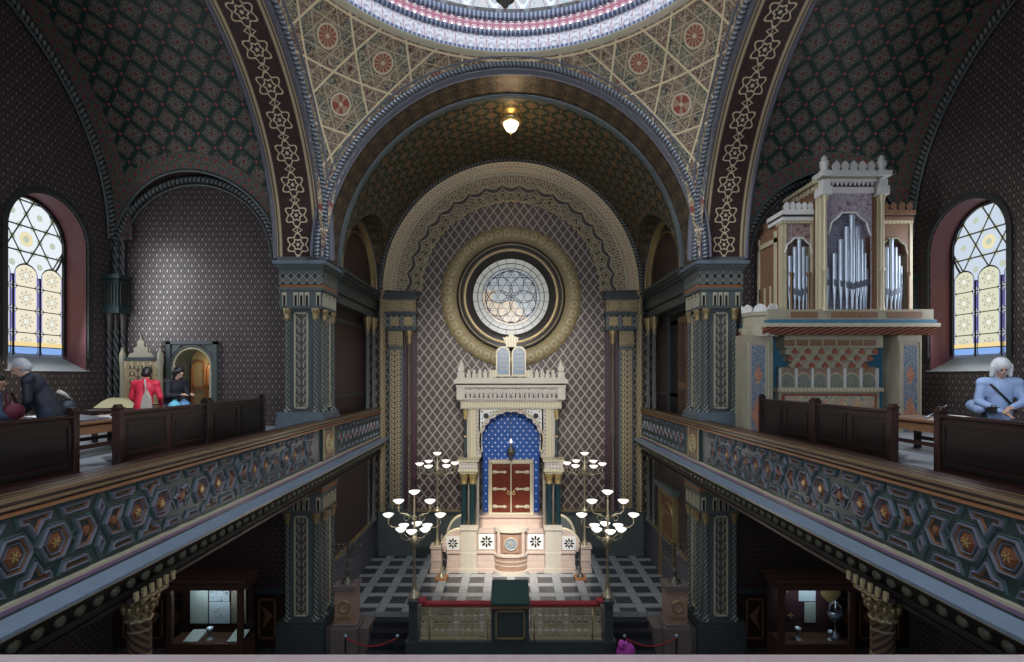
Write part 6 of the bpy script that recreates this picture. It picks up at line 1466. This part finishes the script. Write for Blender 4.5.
person('person with short dark hair in a bright red jacket', (-6.82, 9.50, GF), R(190), .18, 'skin', 'red_jacket', 'denim', 'hair_dark', .0, {1: ((.26, -.06, .20), (.20, -.26, .06)), -1: ((-.26, -.06, .20), (-.20, -.26, .06))}, .2, .02, 1.58, .012)
b_ = thing('tote_bag', 'cream shoulder bag on the back of the red jacket', 'bag', (-6.68, 9.35, -.5)); m = MB(); m.prism([(-.08, -.22), (.11, -.22), (.09, .02), (.02, .16), (-.04, .02)], lambda a, b, d: (-6.64+a, 9.27+d, -.42+b), 0, .06); m.build('body', 'bag_cream', b_); MB().tube([(-6.62, 9.29, -.28), (-6.66, 9.31, -.10), (-6.70, 9.38, -.05)], .014, 6).build('strap', 'bag_cream', b_)
person('person in black hooded coat facing right towards the lit door', (-6.88, 10.35, GF), R(75), .28, 'skin', 'black_coat', 'denim', 'hair_dark', .05, {1: ((.24, -.14, .20), (.12, -.34, .28)), -1: ((-.24, -.14, .20), (-.12, -.34, .28))}, .25, .12, 1.62, .018)
for j, (x, yb, mt) in enumerate(((-6.52, 9.93, 'bag_teal'), (-6.52, 10.22, 'bag_blue'))):
    b_ = thing('bag', ('turquoise plastic bag on the pew between two visitors', 'blue patterned bag on the pew behind the black coat')[j], 'bag', (x, yb, -.75)); MB().ball((x, yb, -.60), (.10, .15, .12), 10).build('body', mt, b_); MB().box(x-.02, x+.02, yb-.03, yb+.03, -.52, -.46).build('knot', mt, b_)
    MB().box(x-.12, x+.12, yb-.14, yb+.14, -.80, -.68).build('bottom', mt, b_)
# right edge: woman in pale blue jacket
t, up, hp = person('grey-haired woman in pale blue jacket leaning on the right pew', (6.80, 7.16, GF), R(-25), .16, 'skin', 'blue_jacket', 'denim', 'hair_white', .06, {1: ((.25, -.10, .20), (.06, -.27, .16)), -1: ((-.25, -.08, .20), (-.05, -.30, .10))}, .15, .05, 1.64, .030)
MB().tube([up(-.16, .02, .50), up(-.10, -.14, .42), up(.06, -.17, .22), up(.17, -.10, .06)], .014, 6).build('strap', 'black', t)
side(-1)
b_ = thing('shoulder_bag', 'crumpled pale blue bag under the arm of the woman at the right edge', 'bag', (-6.6, 7.45, -.5)); MB().ball((-6.58, 7.26, -.42), (.08, .13, .09), 12).ball((-6.55, 7.18, -.46), (.06, .10, .07), 10).build('body', 'blue_jacket', b_)
MB().tube([(-6.58, 7.26, -.36), (-6.62, 7.2, -.22), (-6.66, 7.16, -.14)], .02, 6).build('strap', 'blue_jacket', b_)
b_ = thing('camera', 'small black camera held by the woman at the right edge', 'camera', (-6.56, 6.96, -.42)); MB().box(-6.62, -6.50, 6.93, 6.99, -.50, -.42).build('body', 'black', b_); MB().lathe([(.03, -.42), (.03, -.39)], -6.56, 6.96, 10).build('lens', 'silver_dark', b_)
side(1)

# lift everything so that the nave floor is the ground
bpy.context.view_layer.update()
for o in list(bpy.data.objects):
    if o.parent is None and o.type in ('MESH', 'EMPTY'): o.location.z += EYE
